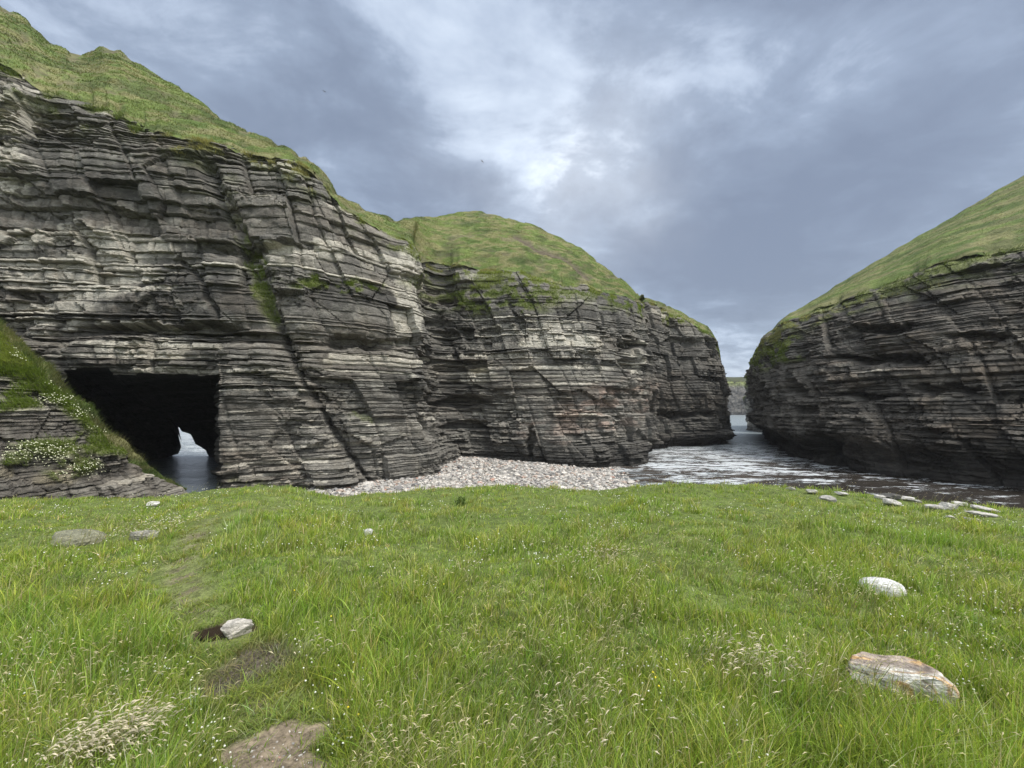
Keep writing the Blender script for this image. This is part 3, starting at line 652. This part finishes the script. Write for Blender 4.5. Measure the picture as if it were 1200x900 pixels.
crestB = [(-420, 200, 18), (-150, 262, 18), (0, 377, 19.5), (22, 396, 19.7), (40, 417, 20), (62, 430, 20.2), (84, 462, 20.6), (108, 474, 21), (124, 503, 21.3), (148, 516, 21.8), (168, 546, 22.3), (196, 563, 24), (222, 575, 25.6)]
slB = slope('bank', 'grass on top of the rocky bank by the cave', bank, crestB, 3, 360, None, back=(2, 2.5), nv=24, lip=.18, rough=.8)

# ------------------------------------------------------------------ blades
def blades(name, pos, h, w, lean_dir, lean, colb, colt, parent=None, seg=2, **kw):
    """pos (n,3), bent strips with seg+... returns one object"""
    n = len(pos); r = np.random.default_rng(99)
    ld = np.stack([np.cos(lean_dir), np.sin(lean_dir), np.zeros(n)], 1)
    fa = r.uniform(0, 2 * np.pi, n); side = np.stack([np.cos(fa), np.sin(fa), np.zeros(n)], 1)
    ts = np.linspace(0, 1, seg + 1); V = []; C = []
    for t in ts:
        c = pos + ld * (h * lean * t ** 1.9)[:, None] + np.array([0, 0, 1]) * (h * t * (1 - .35 * lean * t))[:, None]
        cc = colb * (1 - t) + colt * t
        ww = w * (1 - t ** 1.6) * .5
        if t < 1:
            V += [c - side * ww[:, None], c + side * ww[:, None]]; C += [cc, cc]
        else: V.append(c); C.append(cc)
    k = len(V); Vv = np.stack(V, 1).reshape(-1, 3); Cv = np.stack(C, 1).reshape(-1, 3)
    b = (np.arange(n) * k)[:, None]
    q = [b + np.array([[2 * i, 2 * i + 1, 2 * i + 3, 2 * i + 2]]) for i in range(seg - 1)]
    tr = b + np.array([[2 * (seg - 1), 2 * (seg - 1) + 1, 2 * seg]])
    fl = ([np.concatenate(q)] if q else []) + [tr]
    return mk(name, Vv, fl, M_blade, Cv, parent=parent, **kw)
def pick(n, cols, wts, seed):
    r = np.random.default_rng(seed); i = r.choice(len(cols), n, p=np.array(wts) / sum(wts)); c = np.array(cols)[i]
    return c * r.uniform(.75, 1.25, (n, 1))
# tufts over the slopes
def tufts(name, label, sl, n, seed, h=(.15, .45), w=.035, dark=1.):
    V, C, bare = sl; r = np.random.default_rng(seed)
    A3 = V[:-1, :-1]; e1 = V[:-1, 1:] - A3; e2 = V[1:, :-1] - A3; ar = np.linalg.norm(np.cross(e1, e2), axis=-1)
    d = A3 + .5 * e1; dist = np.linalg.norm(d, axis=-1); pr = (ar / dist ** 1.1 * (bare[:-1, :-1] < .35)).ravel(); pr /= pr.sum()
    k = r.choice(len(pr), n, p=pr); i, j = np.unravel_index(k, ar.shape)
    p = A3[i, j] + e1[i, j] * r.random((n, 1)) + e2[i, j] * r.random((n, 1)) - np.array([0, 0, .03])
    cl = C[i, j] * r.uniform(.9, 1.2, (n, 1)) * dark; ds_ = np.linalg.norm(p, axis=1) / 35
    hh = r.uniform(*h, n) * (.6 + .8 * fbm(p[:, 0] / 1.5, p[:, 2] / 1.0, seed, 3))
    st = r.random(n) < .10; cl[st] = np.array([.24, .22, .11]) * r.uniform(.6, 1.1, (st.sum(), 1))
    blades(name, p, hh, np.full(n, w) * ds_, r.uniform(-.9, .9, n) - .2, r.uniform(.3, 1., n), cl * .95, cl * 1.08, seg=1, kind='stuff', label=label)
tufts('grass', 'grass growing over the left slope', slL, 170000, 1, (.04, .15), .035)
tufts('grass', 'grass growing over the right slope', slR, 70000, 2, (.04, .15), .035)
tufts('grass', 'grass on the bank by the cave', slB, 16000, 3, (.12, .4), .03)
def ledge_grass(name, label, cl, n, seed, h=(.1, .3), w=.03):
    m = cl['ex']['moss'] * (~cl['top']); pr = np.clip(m - .3, 0, 1).ravel(); pr /= pr.sum(); r = np.random.default_rng(seed)
    k = r.choice(len(pr), n, p=pr); p = cl['V'].reshape(-1, 3)[k] + r.normal(0, .05, (n, 3))
    c = pick(n, [(.13, .18, .035), (.19, .23, .05), (.25, .23, .10), (.09, .12, .03)], [4, 3, 2, 2], seed)
    blades(name, p, r.uniform(*h, n), np.full(n, w) * np.linalg.norm(p, axis=1) / 30, r.uniform(-2.6, -.5, n), r.uniform(.4, 1.2, n), c * .8, c * 1.1, seg=1, kind='stuff', label=label)
ledge_grass('grass', 'grass tufts on the ledges of the left cliff', left, 30000, 4)
ledge_grass('grass', 'grass tufts on the ledges of the right cliff', right, 14000, 5)
ledge_grass('grass', 'grass tufts hanging on the bank by the cave', bank, 34000, 6, (.10, .36), .034)

# ---- field grass
def sample_field(n, seed, pya=566, pyb=1180, pxa=-150, pxb=1350, edge=1.0):
    r = np.random.default_rng(seed); px = r.uniform(pxa, pxb, n); py = r.uniform(pya, pyb, n)
    y0, y1, al = .9, 15.2, .75                                     # thinning with distance
    Y = (y0 ** -al + (y1 ** -al - y0 ** -al) * r.random(n)) ** (-1 / al); X = (px - CX) / F * (Y + 1.6)
    X = X + r.normal(0, .02, n); zf, ye = field_h(X, Y); k = (Y < ye + edge)
    X = X[k]; Y = Y[k]; return X, Y, H(X, Y)
N = 700000
X, Y, Z = sample_field(N, 21)
n = len(X); r = np.random.default_rng(22)
CXc, CYc, _z = sample_field(20000, 24); nc_ = len(CXc); ci_ = r.integers(0, nc_, n); incl = r.random(n) < .62
ra = r.uniform(0, 6.283, n); rad_ = np.abs(r.normal(0, .055, n)) * (1 + .10 * CYc[ci_]) * r.uniform(.6, 1.5, nc_)[ci_]
X = np.where(incl, CXc[ci_] + rad_ * np.cos(ra), X); Y = np.where(incl, CYc[ci_] + rad_ * np.sin(ra), Y); Z = H(X, Y)
cl_h = np.where(incl, r.uniform(.6, 1.55, nc_)[ci_], .75); cl_t = np.where(incl[:, None], (r.uniform(.75, 1.3, (nc_, 1)) * np.c_[r.uniform(.85, 1.25, nc_), np.ones(nc_), r.uniform(.8, 1.3, nc_)])[ci_], 1.)
pd = path_d(X, Y) + 2.2 * wob(X, Y) + 1.2 * (fbm(X / .35, Y / .35, 78, 3) - .5); sm = np.maximum(np.maximum(blobm(X, Y, SOIL), blobm(X, Y, PUD)), 0); mud = blobm(X, Y, MUD) + wob(X, Y)
STONES = [(278, 736, 40), (1033, 689, 44), (1044, 795, 108), (85, 629, 60), (166, 628, 26)]
long_ = fbm(X / 1.1, Y / 1.1, 55, 4); hm = .42 + .85 * sst(.36, .60, long_) + .35 * sst(.56, .7, fbm(X / .45, Y / .35, 56, 3))
pfac = .42 + .58 * sst(.7, 2.4, pd)
h = r.uniform(.07, .185, n) * cl_h * hm * pfac * (1 - .28 * sst(4, 9, Y))
lush = fbm(X / .8 + 40, Y / .6, 57, 4)
keep = ((blobm(X, Y, SOIL) + wob(X, Y) * 1.3 < .05) | (r.random(n) < .04)) & (blobm(X, Y, PUD) < .12) & ((mud < .1) | (r.random(n) < .6))
for (sx, sy, sw) in STONES[:3]:
    c = ground_hit(sx, sy + 4); rad = sw * c[1] / F / 2
    keep &= ~((np.abs(X - c[0]) < rad * .95) & (np.abs(Y - c[1]) < rad * .42))
    nb_ = np.hypot((X - c[0]) / (rad * 1.5), (Y - (c[1] - rad * .5)) / (rad * 1.0)) < 1; h = np.where(nb_, h * .45, h)
ca = pick(n, [(.18, .25, .034), (.235, .30, .045), (.31, .34, .075), (.11, .17, .03), (.46, .41, .24), (.33, .31, .14)], [5, 5, 3, 3, 1.3, 2], 23)
yel = sst(.5, .66, fbm(X / 1.6, Y / 1.2, 58, 4))[:, None] * .6; ca = ca * (1 - yel) + ca * np.array([1.22, 1.12, 1.2]) * yel
far_ = sst(2.5, 8, Y)[:, None] * .6 * sst(.40, .60, fbm(X / 1.3 + 3, Y / .8, 91, 4))[:, None]; ca = ca * (1 - far_) + (ca * .6 + np.array([.13, .115, .05])) * np.array([1.02, 1.05, 1.1]) * far_
dk = sst(.52, .7, lush)[:, None] * .45; ca = ca * (1 - dk) + ca * np.array([.62, .82, .75]) * dk
pl = (1 - sst(.6, 1.6, pd))[:, None] * .6; ca = ca * (1 - pl) + np.array([.17, .19, .055]) * r.uniform(.7, 1.2, (n, 1)) * pl
mm = sst(-.2, .1, mud)[:, None] * .75; ca = ca * (1 - mm) + np.array([.20, .18, .11]) * r.uniform(.5, 1.1, (n, 1)) * mm
ca = ca * cl_t * np.array([.94, 1.04, .97])
w = (.0026 + .00145 * Y) * r.uniform(.7, 1.3, n)
wd = r.normal(.15, 1.5, n) + 1.6 * (fbm(X / 1.5, Y / 1.5, 59, 3) - .5); wd = np.where(incl & (r.random(n) < .7), ra, wd); ln = np.clip(r.normal(.42, .28, n), .03, 1.3)
ln = np.where((mud > -.2) | (pd < .8), ln + .4, ln)
def sub(m, nm, lab, seg):
    blades(nm, np.c_[X, Y, Z - .01][m], h[m], w[m], wd[m], ln[m], (ca * .85)[m], (ca * 1.12 + np.array([.03, .025, .006]))[m], seg=seg, kind='stuff', label=lab)
sub(keep & (Y < 5), 'grass', 'long meadow grass in the foreground', 3)
sub(keep & (Y >= 5), 'grass', 'meadow grass out to the edge of the field', 2)

# seed heads on thin stalks
def seedheads(name, label, X, Y, hh, seed, colr, plume=.05, pw=.006):
    r = np.random.default_rng(seed); n = len(X); Z = H(X, Y); a = r.normal(.1, .5, n); ln = r.uniform(.25, .8, n)
    sc = 1 + Y * .16
    ld = np.stack([np.cos(a), np.sin(a), 0 * a], 1); base = np.c_[X, Y, Z]
    fa = r.uniform(0, np.pi, n); side = np.stack([np.cos(fa), np.sin(fa), 0 * a], 1); V = []; C = []
    up = np.array([0, 0, 1.])
    def pt(t): return base + ld * (hh * ln * t ** 2)[:, None] + up * (hh * t * (1 - .3 * ln * t))[:, None]
    p0, p1, p2 = pt(0), pt(.6), pt(1.0)
    sw = (.0011 * sc)[:, None]; cs = np.array([.2, .2, .07]) * r.uniform(.7, 1.2, (n, 1))
    c = colr * r.uniform(.75, 1.2, (n, 1))
    tip = p2 + (ld * .75 + up * (.45 - .8 * r.random((n, 1)))) * (plume * r.uniform(.7, 1.4, n))[:, None]
    m = (p2 + tip) / 2 + up * .006; pwv = (pw * sc * r.uniform(.6, 1.2, n))[:, None]; s2 = np.cross(side, ld); 
    vs = [p0 - side * sw, p0 + side * sw, p1 - side * sw, p1 + side * sw, p2, m - side * pwv, m + side * pwv, m + up * pwv * .8, m - up * pwv * .8, tip]
    V = np.stack(vs, 1).reshape(-1, 3); Cc = np.stack([cs] * 4 + [c] * 6, 1).reshape(-1, 3); b = (np.arange(n) * 10)[:, None]
    q = [b + np.array([[0, 1, 3, 2]])]
    tr = [b + np.array([x]) for x in [[2, 3, 4], [4, 5, 7], [4, 7, 6], [4, 6, 8], [4, 8, 5], [9, 7, 5], [9, 6, 7], [9, 8, 6], [9, 5, 8]]]
    mk(name, V, [np.concatenate(q), np.concatenate(tr)], M_blade, Cc, kind='stuff', label=label)
X, Y, Z = sample_field(56000, 31); r = np.random.default_rng(32)
k = (path_d(X, Y) > 1.8) & (r.random(len(X)) < .05 + .45 * sst(.5, .68, fbm(X / .9 + 9, Y / .7, 61, 3))) & (blobm(X, Y, SOIL) < .01) & (blobm(X, Y, MUD) < .01)
X, Y = X[k], Y[k]
seedheads('seed_heads', 'pale straw seed heads swaying over the meadow', X, Y, np.random.default_rng(33).uniform(.2, .42, len(X)), 34, np.array([.55, .49, .32]), .038, .0022)
# dense pale plumes
cl = []; r = np.random.default_rng(41)
for (cx, cy, rx, ry, m) in [(105, 885, .15, .05, 330), (55, 905, .12, .05, 160), (150, 862, .07, .04, 70), (860, 775, .25, .14, 160), (170, 605, .7, .3, 160), (700, 640, .5, .3, 110), (940, 665, .6, .3, 90), (350, 760, .2, .1, 20), (660, 860, .4, .2, 60)]:
    g = ground_hit(cx, cy + 25); cl.append(np.c_[r.normal(g[0], rx * .6, m), r.normal(g[1], ry, m)])
cl = np.concatenate(cl)
seedheads('seed_heads', 'bunched whitish grass plumes, thickest near the lower left corner', cl[:, 0], cl[:, 1], r.uniform(.14, .30, len(cl)), 42, np.array([.60, .54, .43]), .045, .0032)

# little flowers
def flowers(name, label, pos, rad, colr, seed):
    r = np.random.default_rng(seed); n = len(pos)
    ph = np.array([[1, 0, 0], [0, 1, 0], [-1, 0, 0], [0, -1, 0], [0, 0, .8], [0, 0, -.6]], float)
    V = (pos[:, None] + ph[None] * rad[:, None, None]).reshape(-1, 3); b = (np.arange(n) * 6)[:, None]
    tr = np.concatenate([b + np.array([x]) for x in [[0, 1, 4], [1, 2, 4], [2, 3, 4], [3, 0, 4], [1, 0, 5], [2, 1, 5], [3, 2, 5], [0, 3, 5]]])
    c = np.repeat(colr * r.uniform(.8, 1.1, (n, 1)), 6, 0)
    mk(name, V, tr, M_petal, c, smooth=True, kind='stuff', label=label)
X, Y, Z = sample_field(85000, 51); r = np.random.default_rng(52)
den = sst(.52, .74, fbm(X / .9 + 77, Y / .7, 62, 3)); px, py = proj(X, Y, Z)
den = den + .8 * feat([(300, 880, 40, 30, .8), (400, 860, 80, 60, .7), (410, 640, 60, 25, .7), (1130, 720, 90, 60, .7), (1080, 620, 110, 22, .6), (800, 605, 80, 16, .5), (200, 620, 40, 12, .8), (1150, 800, 40, 30, .6)], px, py, 50)
k = (r.random(len(X)) < (.17 + .2 * sst(5, 9, Y)) * den) & (path_d(X, Y) > 1.0)
p = np.c_[X, Y, Z + r.uniform(.06, .2, len(X)) * (.6 + .4 * sst(2, 8, Y))][k]
flowers('flowers', 'small white clover and daisy heads dotted through the grass', p, (.0045 + .0011 * p[:, 1]) * r.uniform(.7, 1.2, len(p)), np.array([.74, .74, .66]), 53)
yp = np.array([ground_hit(a, b) for a, b in [(408, 856), (420, 866), (18, 822), (28, 842), (70, 834), (765, 813), (768, 820), (772, 831), (1008, 892), (1012, 894), (1003, 890), (185, 856), (140, 760), (345, 708), (388, 740), (1070, 690), (985, 880), (60, 800), (560, 640), (520, 700)]])
flowers('flowers', 'few yellow buttercup heads in the grass', yp + np.array([0, 0, .12]), .005 + .0014 * yp[:, 1], np.array([.75, .62, .04]), 54)
# white umbels on the bank
r = np.random.default_rng(55); bm = bank['px']; bp = bank['py']
m = feat([(50, 530, 45, 10, 1), (20, 535, 20, 8, .8), (40, 410, 30, 14, .35), (90, 440, 40, 20, .3), (110, 480, 30, 12, .5), (70, 470, 30, 10, .4), (100, 550, 40, 10, .35), (120, 505, 20, 10, .4)], bm, bp, 60) * (~bank['top']) * (bm > -80)
pr = m.ravel() / m.sum(); k = r.choice(len(pr), 900, p=pr); p = bank['V'].reshape(-1, 3)[k] + np.c_[r.normal(0, .25, 900), r.uniform(-.25, -.02, 900), r.uniform(0, .2, 900)]
flowers('flowers', 'creamy white flower heads growing on the rocky bank', p, r.uniform(.018, .045, 900), np.array([.66, .67, .48]), 56)

# ------------------------------------------------------------------ stones
ico = None
def ico_mesh(sub):
    import bmesh
    b = bmesh.new(); bmesh.ops.create_icosphere(b, subdivisions=sub, radius=1)
    b.verts.ensure_lookup_table(); v = np.array([x.co[:] for x in b.verts]); f = np.array([[q.index for q in x.verts] for x in b.faces]); b.free(); return v, f
I1 = ico_mesh(1); I2 = ico_mesh(2); I5 = ico_mesh(6)
def pebbles(name, label, pos, size, seed, ico=I1, kind='stuff'):
    r = np.random.default_rng(seed); n = len(pos); v, f = ico; m = len(v)
    V = np.repeat(v[None], n, 0)
    for _ in range(4):      # facet cuts
        d = r.normal(0, 1, (n, 3)); d /= np.linalg.norm(d, axis=1)[:, None]; k = r.uniform(.5, .85, n)
        dd = np.einsum('nmi,ni->nm', V, d); ov = np.maximum(dd - k[:, None], 0); V = V - ov[..., None] * d[:, None]
    V = V * np.stack([r.uniform(.8, 1.4, n), r.uniform(.6, 1.1, n), r.uniform(.3, .65, n)], 1)[:, None]
    a = r.uniform(0, 6.28, n); t = r.normal(0, .3, n); ca, sa = np.cos(a)[:, None], np.sin(a)[:, None]
    x, y, z = V[..., 0], V[..., 1], V[..., 2]; ct, st = np.cos(t)[:, None], np.sin(t)[:, None]
    y, z = y * ct - z * st, y * st + z * ct
    V = np.stack([x * ca - y * sa, x * sa + y * ca, z], -1) * size[:, None, None] + pos[:, None]
    cb = np.array([(.36, .34, .31), (.27, .26, .245), (.46, .43, .39), (.32, .26, .22), (.16, .155, .15), (.36, .22, .17)])[r.choice(6, n, p=[.32, .24, .20, .1, .12, .02])] * r.uniform(.75, 1.15, (n, 1))
    mk(name, V.reshape(-1, 3), (f[None] + (np.arange(n) * m)[:, None, None]).reshape(-1, 3), M_stone, np.repeat(cb, m, 0), kind=kind, label=label)
r = np.random.default_rng(71)
n = 26000; X = r.uniform(-17, 12, n); Y = r.uniform(19, 46, n); Z = beach_h(X, Y)
k = (Z > SEA - .10 - .05) & (Z > H(X, Y) - .01); X, Y, Z = X[k], Y[k], Z[k]
sz = .06 + .15 * r.random(len(X)) ** 2.4 + .2 * r.random(len(X)) * (r.random(len(X)) < .05)
pebbles('pebbles', 'pale grey cobbles and pebbles covering the beach', np.c_[X, Y, Z + sz * .25], sz, 72)

r = np.random.default_rng(75); cc_ = []
for (a_, b_, m_, q_) in [(322, 875, 130, .13), (330, 900, 60, .12), (292, 785, 30, .12)]:
    g = ground_hit(a_, b_); x_ = g[0] + r.normal(0, q_, m_); y_ = g[1] + r.normal(0, q_ * .55, m_); cc_.append(np.c_[x_, y_, H(x_, y_) + .001])
cc_ = np.concatenate(cc_)[::2]; pebbles('pebbles', 'grit and tiny stones on the bare path soil', cc_, .0025 + .007 * r.random(len(cc_)) ** 3, 76)
def stone_obj(name, label, px, py, wpx, hpx, seed, col, depth=.6, cuts=7, rot=0., sharp=.8, group=None, tilt=0., colf=None, sink=.25, cat='stone', sc_noise=1., raise_=0, parts=None):
    """a weathered stone whose width / height come from what it spans at its own distance"""
    r = np.random.default_rng(seed); g = ground_hit(px, py + hpx * .35); Yd = g[1]
    sx = wpx / F * Yd / 2 * 1.06; sy = sx * depth; sz_ = max(hpx / F * Yd * .75, .02)
    v, f = I5; V = v.copy(); V = np.sign(V) * np.abs(V) ** sharp
    for _ in range(cuts):
        d = r.normal(0, 1, 3); d /= np.linalg.norm(d); kk = r.uniform(.62, .9); ov = np.maximum(V @ d - kk, 0); V = V - ov[:, None] * d
    nse = fbm(V[:, 0] * 2.5 * sc_noise + V[:, 2] * 1.3, V[:, 1] * 2.5 * sc_noise - V[:, 2], seed, 5, .6) - .5
    nl = np.floor((V[:, 2] + .3 * fbm(V[:, 0] * 2, V[:, 1] * 2, seed + 3, 3)) * 5) / 5
    V = V * (1 + .22 * nse * sc_noise + .06 * (hsh(nl * 50, nl * 0, seed) - .5) * sc_noise)[:, None]
    V = V * np.array([sx, sy, sz_])
    a = math.cos(tilt), math.sin(tilt); x, z = V[:, 0] * a[0] + V[:, 2] * a[1], -V[:, 0] * a[1] + V[:, 2] * a[0]
    ca, sa = math.cos(rot), math.sin(rot); V = np.stack([x * ca - V[:, 1] * sa, x * sa + V[:, 1] * ca, z], 1)
    if colf is None:
        C = np.array(col)[None] * (.85 + .4 * fbm(v[:, 0] * 3 + v[:, 2] * 2, v[:, 1] * 3, seed + 7, 4))[:, None]
    else: C = colf(v, nse)
    return mk(name, V, f, M_stone, C, label=label, cat=cat, group=group, loc=(g[0], g[1], g[2] + sz_ * (1 - sink * 2) * .5 + raise_), smooth=False)
def slab_col(v, nse):
    a = fbm(v[:, 0] * 1.4, v[:, 1] * 3.5 + v[:, 2] * 1.5, 5, 4); b = fbm(v[:, 0] * 4 + v[:, 2] * 3, v[:, 1] * 4, 6, 5, .65)
    c = np.array([.32, .265, .22])[None] * (.7 + .5 * b)[:, None]
    k = sst(.5, .62, a)[:, None]; c = c * (1 - k) + np.array([.42, .27, .125]) * k
    fr = (1 - sst(-.35, .25, v[:, 1] + .5 * (b - .5)))[:, None] * sst(.32, .5, b)[:, None]; c = c * (1 - fr) + np.array([.47, .465, .43]) * fr
    k = sst(.6, .66, fbm(v[:, 0] * 3, v[:, 2] * 8 + v[:, 1] * 5, 8, 4))[:, None] * .7; c = c * (1 - k) + np.array([.16, .13, .11]) * k
    return c
stone_obj('boulder', 'large flat slab with orange streaks and white lichen in the right foreground grass', 1043, 795, 98, 38, 4, None, depth=.40, cuts=9, rot=-.46, sharp=.62, colf=slab_col, tilt=.05, cat='boulder', sink=.2)
stone_obj('boulder', 'smooth white oval stone in the grass behind the flat slab', 1033, 689, 42, 17, 8, (.46, .46, .45), depth=.55, cuts=1, rot=-.35, sharp=.92, cat='boulder', sink=.15, sc_noise=.35)
stone_obj('stone', 'pale angular stone beside the small puddle on the path', 279, 736, 32, 15, 12, (.33, .31, .275), depth=.7, cuts=8, rot=.1, sink=.12)
stone_obj('boulder', 'low rounded grey boulder half sunk in grass near the left edge', 85, 629, 62, 15, 15, (.145, .145, .10), depth=.6, cuts=3, cat='boulder', raise_=-.02, sink=.3, sharp=.95)
stone_obj('boulder', 'small flat grey rock right of the low rounded boulder', 167, 629, 30, 8, 16, (.18, .175, .15), depth=.5, cuts=4, cat='boulder', raise_=.03, sink=.2)
stone_obj('stone', 'tiny white stone alone in the grass below the beach', 432, 627, 10, 5, 17, (.4, .4, .38), depth=.6, cuts=4, raise_=.06)
stone_obj('stone', 'small pale flat stone at the edge of the grass below the cave', 180, 592, 14, 4, 18, (.38, .37, .34), depth=.6, cuts=4, raise_=.05)
G = 'slabs lying along the edge of the grass on the right'
for i, (a, b, w_, h_, c, lab) in enumerate([
    (927, 574, 11, 4, .5, 'small pale slab furthest left on the field edge'),
    (950, 577, 13, 5, .55, 'small white slab second from the left on the field edge'),
    (970, 586, 18, 8, .42, 'grey wedge slab lying in the grass just inside the field edge'),
    (986, 580, 14, 4, .5, 'thin pale slab right of the grey wedge slab'),
    (1032, 584, 12, 6, .55, 'pale stone left of the dark slab'),
    (1043, 583, 24, 8, .12, 'dark brown slab resting behind a pale block'),
    (1047, 591, 22, 9, .5, 'pale block in front of the dark brown slab'),
    (1064, 586, 16, 5, .55, 'flat white slab right of the dark brown slab'),
    (1074, 589, 11, 4, .5, 'little white slab near the water, right of the flat white slab'),
    (1093, 596, 19, 7, .45, 'low grey-white slab left of the upright pointed one'),
    (1112, 595, 19, 11, .52, 'pointed pale slab tilted up at the field edge'),
    (1126, 592, 18, 5, .6, 'thin white slab behind the pointed pale slab'),
    (1152, 598, 27, 7, .5, 'long pale slab, upper one of the far right pair'),
    (1150, 604, 28, 5, .48, 'long thin slab, lower one of the far right pair'),
    (1113, 608, 10, 3, .5, 'tiny pale chip in the grass below the pointed slab'),
    (1140, 612, 17, 4, .3, 'grey slab mostly buried below the far right pair')]):
    stone_obj('stone', lab, a, b, w_ * .92, h_ * .62, 100 + i, (c * .66, c * .635, c * .59), depth=.5, cuts=9, rot=-.2, sharp=.6, tilt=.12, group=G, raise_=.05, sink=.2)

# puddle
g = ground_hit(258, 740); t = np.linspace(0, 2 * np.pi, 40, endpoint=False)
rr = .8 + .35 * fbm(np.cos(t) * 1.5 + 5, np.sin(t) * 1.5, 3, 3)
pv = np.c_[g[0] + .17 * rr * np.cos(t), g[1] + .10 * rr * np.sin(t), np.full(40, g[2] - .012)]
m, T = newmat('puddle_water'); bs = T.n('ShaderNodeBsdfPrincipled', ins={'Base Color': (.02, .014, .009, 1), 'Roughness': .05, 'IOR': 1.33})
T.nt.links.new(bs.outputs[0], T.n('ShaderNodeOutputMaterial').inputs[0])
mk('water', pv, [np.array([list(range(40))])], m, kind='structure', label='small brown puddle beside the pale angular stone')

# dark weed plant at the field edge
M_leaf = M_blade
g = ground_hit(540, 594); r = np.random.default_rng(81); n = 110
root = bpy.data.objects.new('weed_plant', None); link(root); root.location = tuple(g); root['label'] = 'dark green upright weed standing at the field edge before the beach'; root['category'] = 'plant'
tt = np.linspace(0, .22, 9); sv_ = np.concatenate([np.c_[.006 * math.cos(a) + 0 * tt, .006 * math.sin(a) + 0 * tt, tt] for a in (0, 2.1, 4.2)])
sf = np.concatenate([np.array([[k * 9 + i, ((k + 1) % 3) * 9 + i, ((k + 1) % 3) * 9 + i + 1, k * 9 + i + 1]]) for k in range(3) for i in range(8)])
mk('stem', sv_, sf, M_blade, np.full((27, 3), .07) * np.array([1, 1.2, .5]), parent=root)
pz = np.c_[r.normal(0, .05, n), r.normal(0, .05, n), r.uniform(-.02, .16, n)]
c = pick(n, [(.10, .15, .04), (.15, .20, .06)], [1, 1], 82)
blades('leaves', pz, r.uniform(.08, .22, n), np.full(n, .035), r.uniform(0, 6.28, n), r.uniform(.7, 1.3, n), c, c * 1.2, parent=root)

# ------------------------------------------------------------------ birds
def bird(px, py, Y, span, head, bank_, label):
    p = P(px, py, Y); root = bpy.data.objects.new('bird', None); link(root); root.location = tuple(p); root.rotation_euler = (bank_, .1, head)
    root['label'] = label; root['category'] = 'bird'; root['group'] = 'seabirds circling over the bay'
    m = M_petal; L = span * .42
    a = np.linspace(0, 2 * np.pi, 10, endpoint=False); st = [(-.5, .02), (-.38, .06), (-.1, .11), (.15, .12), (.35, .08), (.45, .065), (.52, .03), (.56, .006)]
    V = np.concatenate([np.c_[np.full(10, s * L), np.cos(a) * q * L, np.sin(a) * q * L * .9 + (.03 * L if s > .3 else 0)] for s, q in st])
    f = np.array([[i * 10 + j, i * 10 + (j + 1) % 10, (i + 1) * 10 + (j + 1) % 10, (i + 1) * 10 + j] for i in range(len(st) - 1) for j in range(10)])
    mk('body', V, f, m, np.full((len(V), 3), .16), parent=root, smooth=True)
    for s in (-1, 1):
        q = [(0, .2, -.1, 0), (.3, .24, -.02, .1), (.55, .16, -.04, .1), (1, -.12, -.16, -.02)]
        V = []; 
        for (t, le, te, up) in q:
            y = s * t * span / 2; V += [(le * L, y, up * span / 2 + .006), (te * L * 1.2, y, up * span / 2 + .004), (te * L * 1.2, y, up * span / 2 - .004), (le * L, y, up * span / 2 - .008)]
        f = [[i * 4 + j, i * 4 + (j + 1) % 4, (i + 1) * 4 + (j + 1) % 4, (i + 1) * 4 + j] for i in range(3) for j in range(4)] + [[12, 13, 14, 15]]
        mk('wing', np.array(V), np.array(f), m, np.full((16, 3), .10), parent=root)
    V = np.array([(-.45, .03, .01), (-.45, -.03, .01), (-.78, -.12, 0), (-.78, .12, 0), (-.45, .03, -.01), (-.45, -.03, -.01), (-.78, -.12, -.01), (-.78, .12, -.01)]) * L
    mk('tail', V, np.array([[0, 1, 2, 3], [7, 6, 5, 4], [0, 4, 5, 1], [1, 5, 6, 2], [2, 6, 7, 3], [3, 7, 4, 0]]), m, np.full((8, 3), .10), parent=root)
bird(565, 189, 60, 1.15, .8, .95, 'dark seabird gliding beside the bright break in the clouds')
bird(380, 107, 80, 1.1, 1.4, .5, 'tiny dark seabird high above the left grassy hill')
bird(839, 389, 110, 1.2, .2, .3, 'tiny seabird low over the gap between the two cliffs')

# ------------------------------------------------------------------ sea air
import bmesh
b = bmesh.new(); bmesh.ops.create_cube(b, size=1); hm_ = bpy.data.meshes.new('haze'); b.to_mesh(hm_); b.free()
ho = bpy.data.objects.new('haze', hm_); link(ho); ho.location = (0, 400, 37); ho.scale = (1500, 1000, 96); ho['kind'] = 'stuff'; ho['label'] = 'thin sea haze in the air'
m, T = newmat('sea_air'); v_ = T.n('ShaderNodeVolumePrincipled', ins={'Color': (.93, .95, 1, 1), 'Density': .00018, 'Anisotropy': .2})
T.nt.links.new(v_.outputs[0], T.n('ShaderNodeOutputMaterial').inputs['Volume']); hm_.materials.append(m)
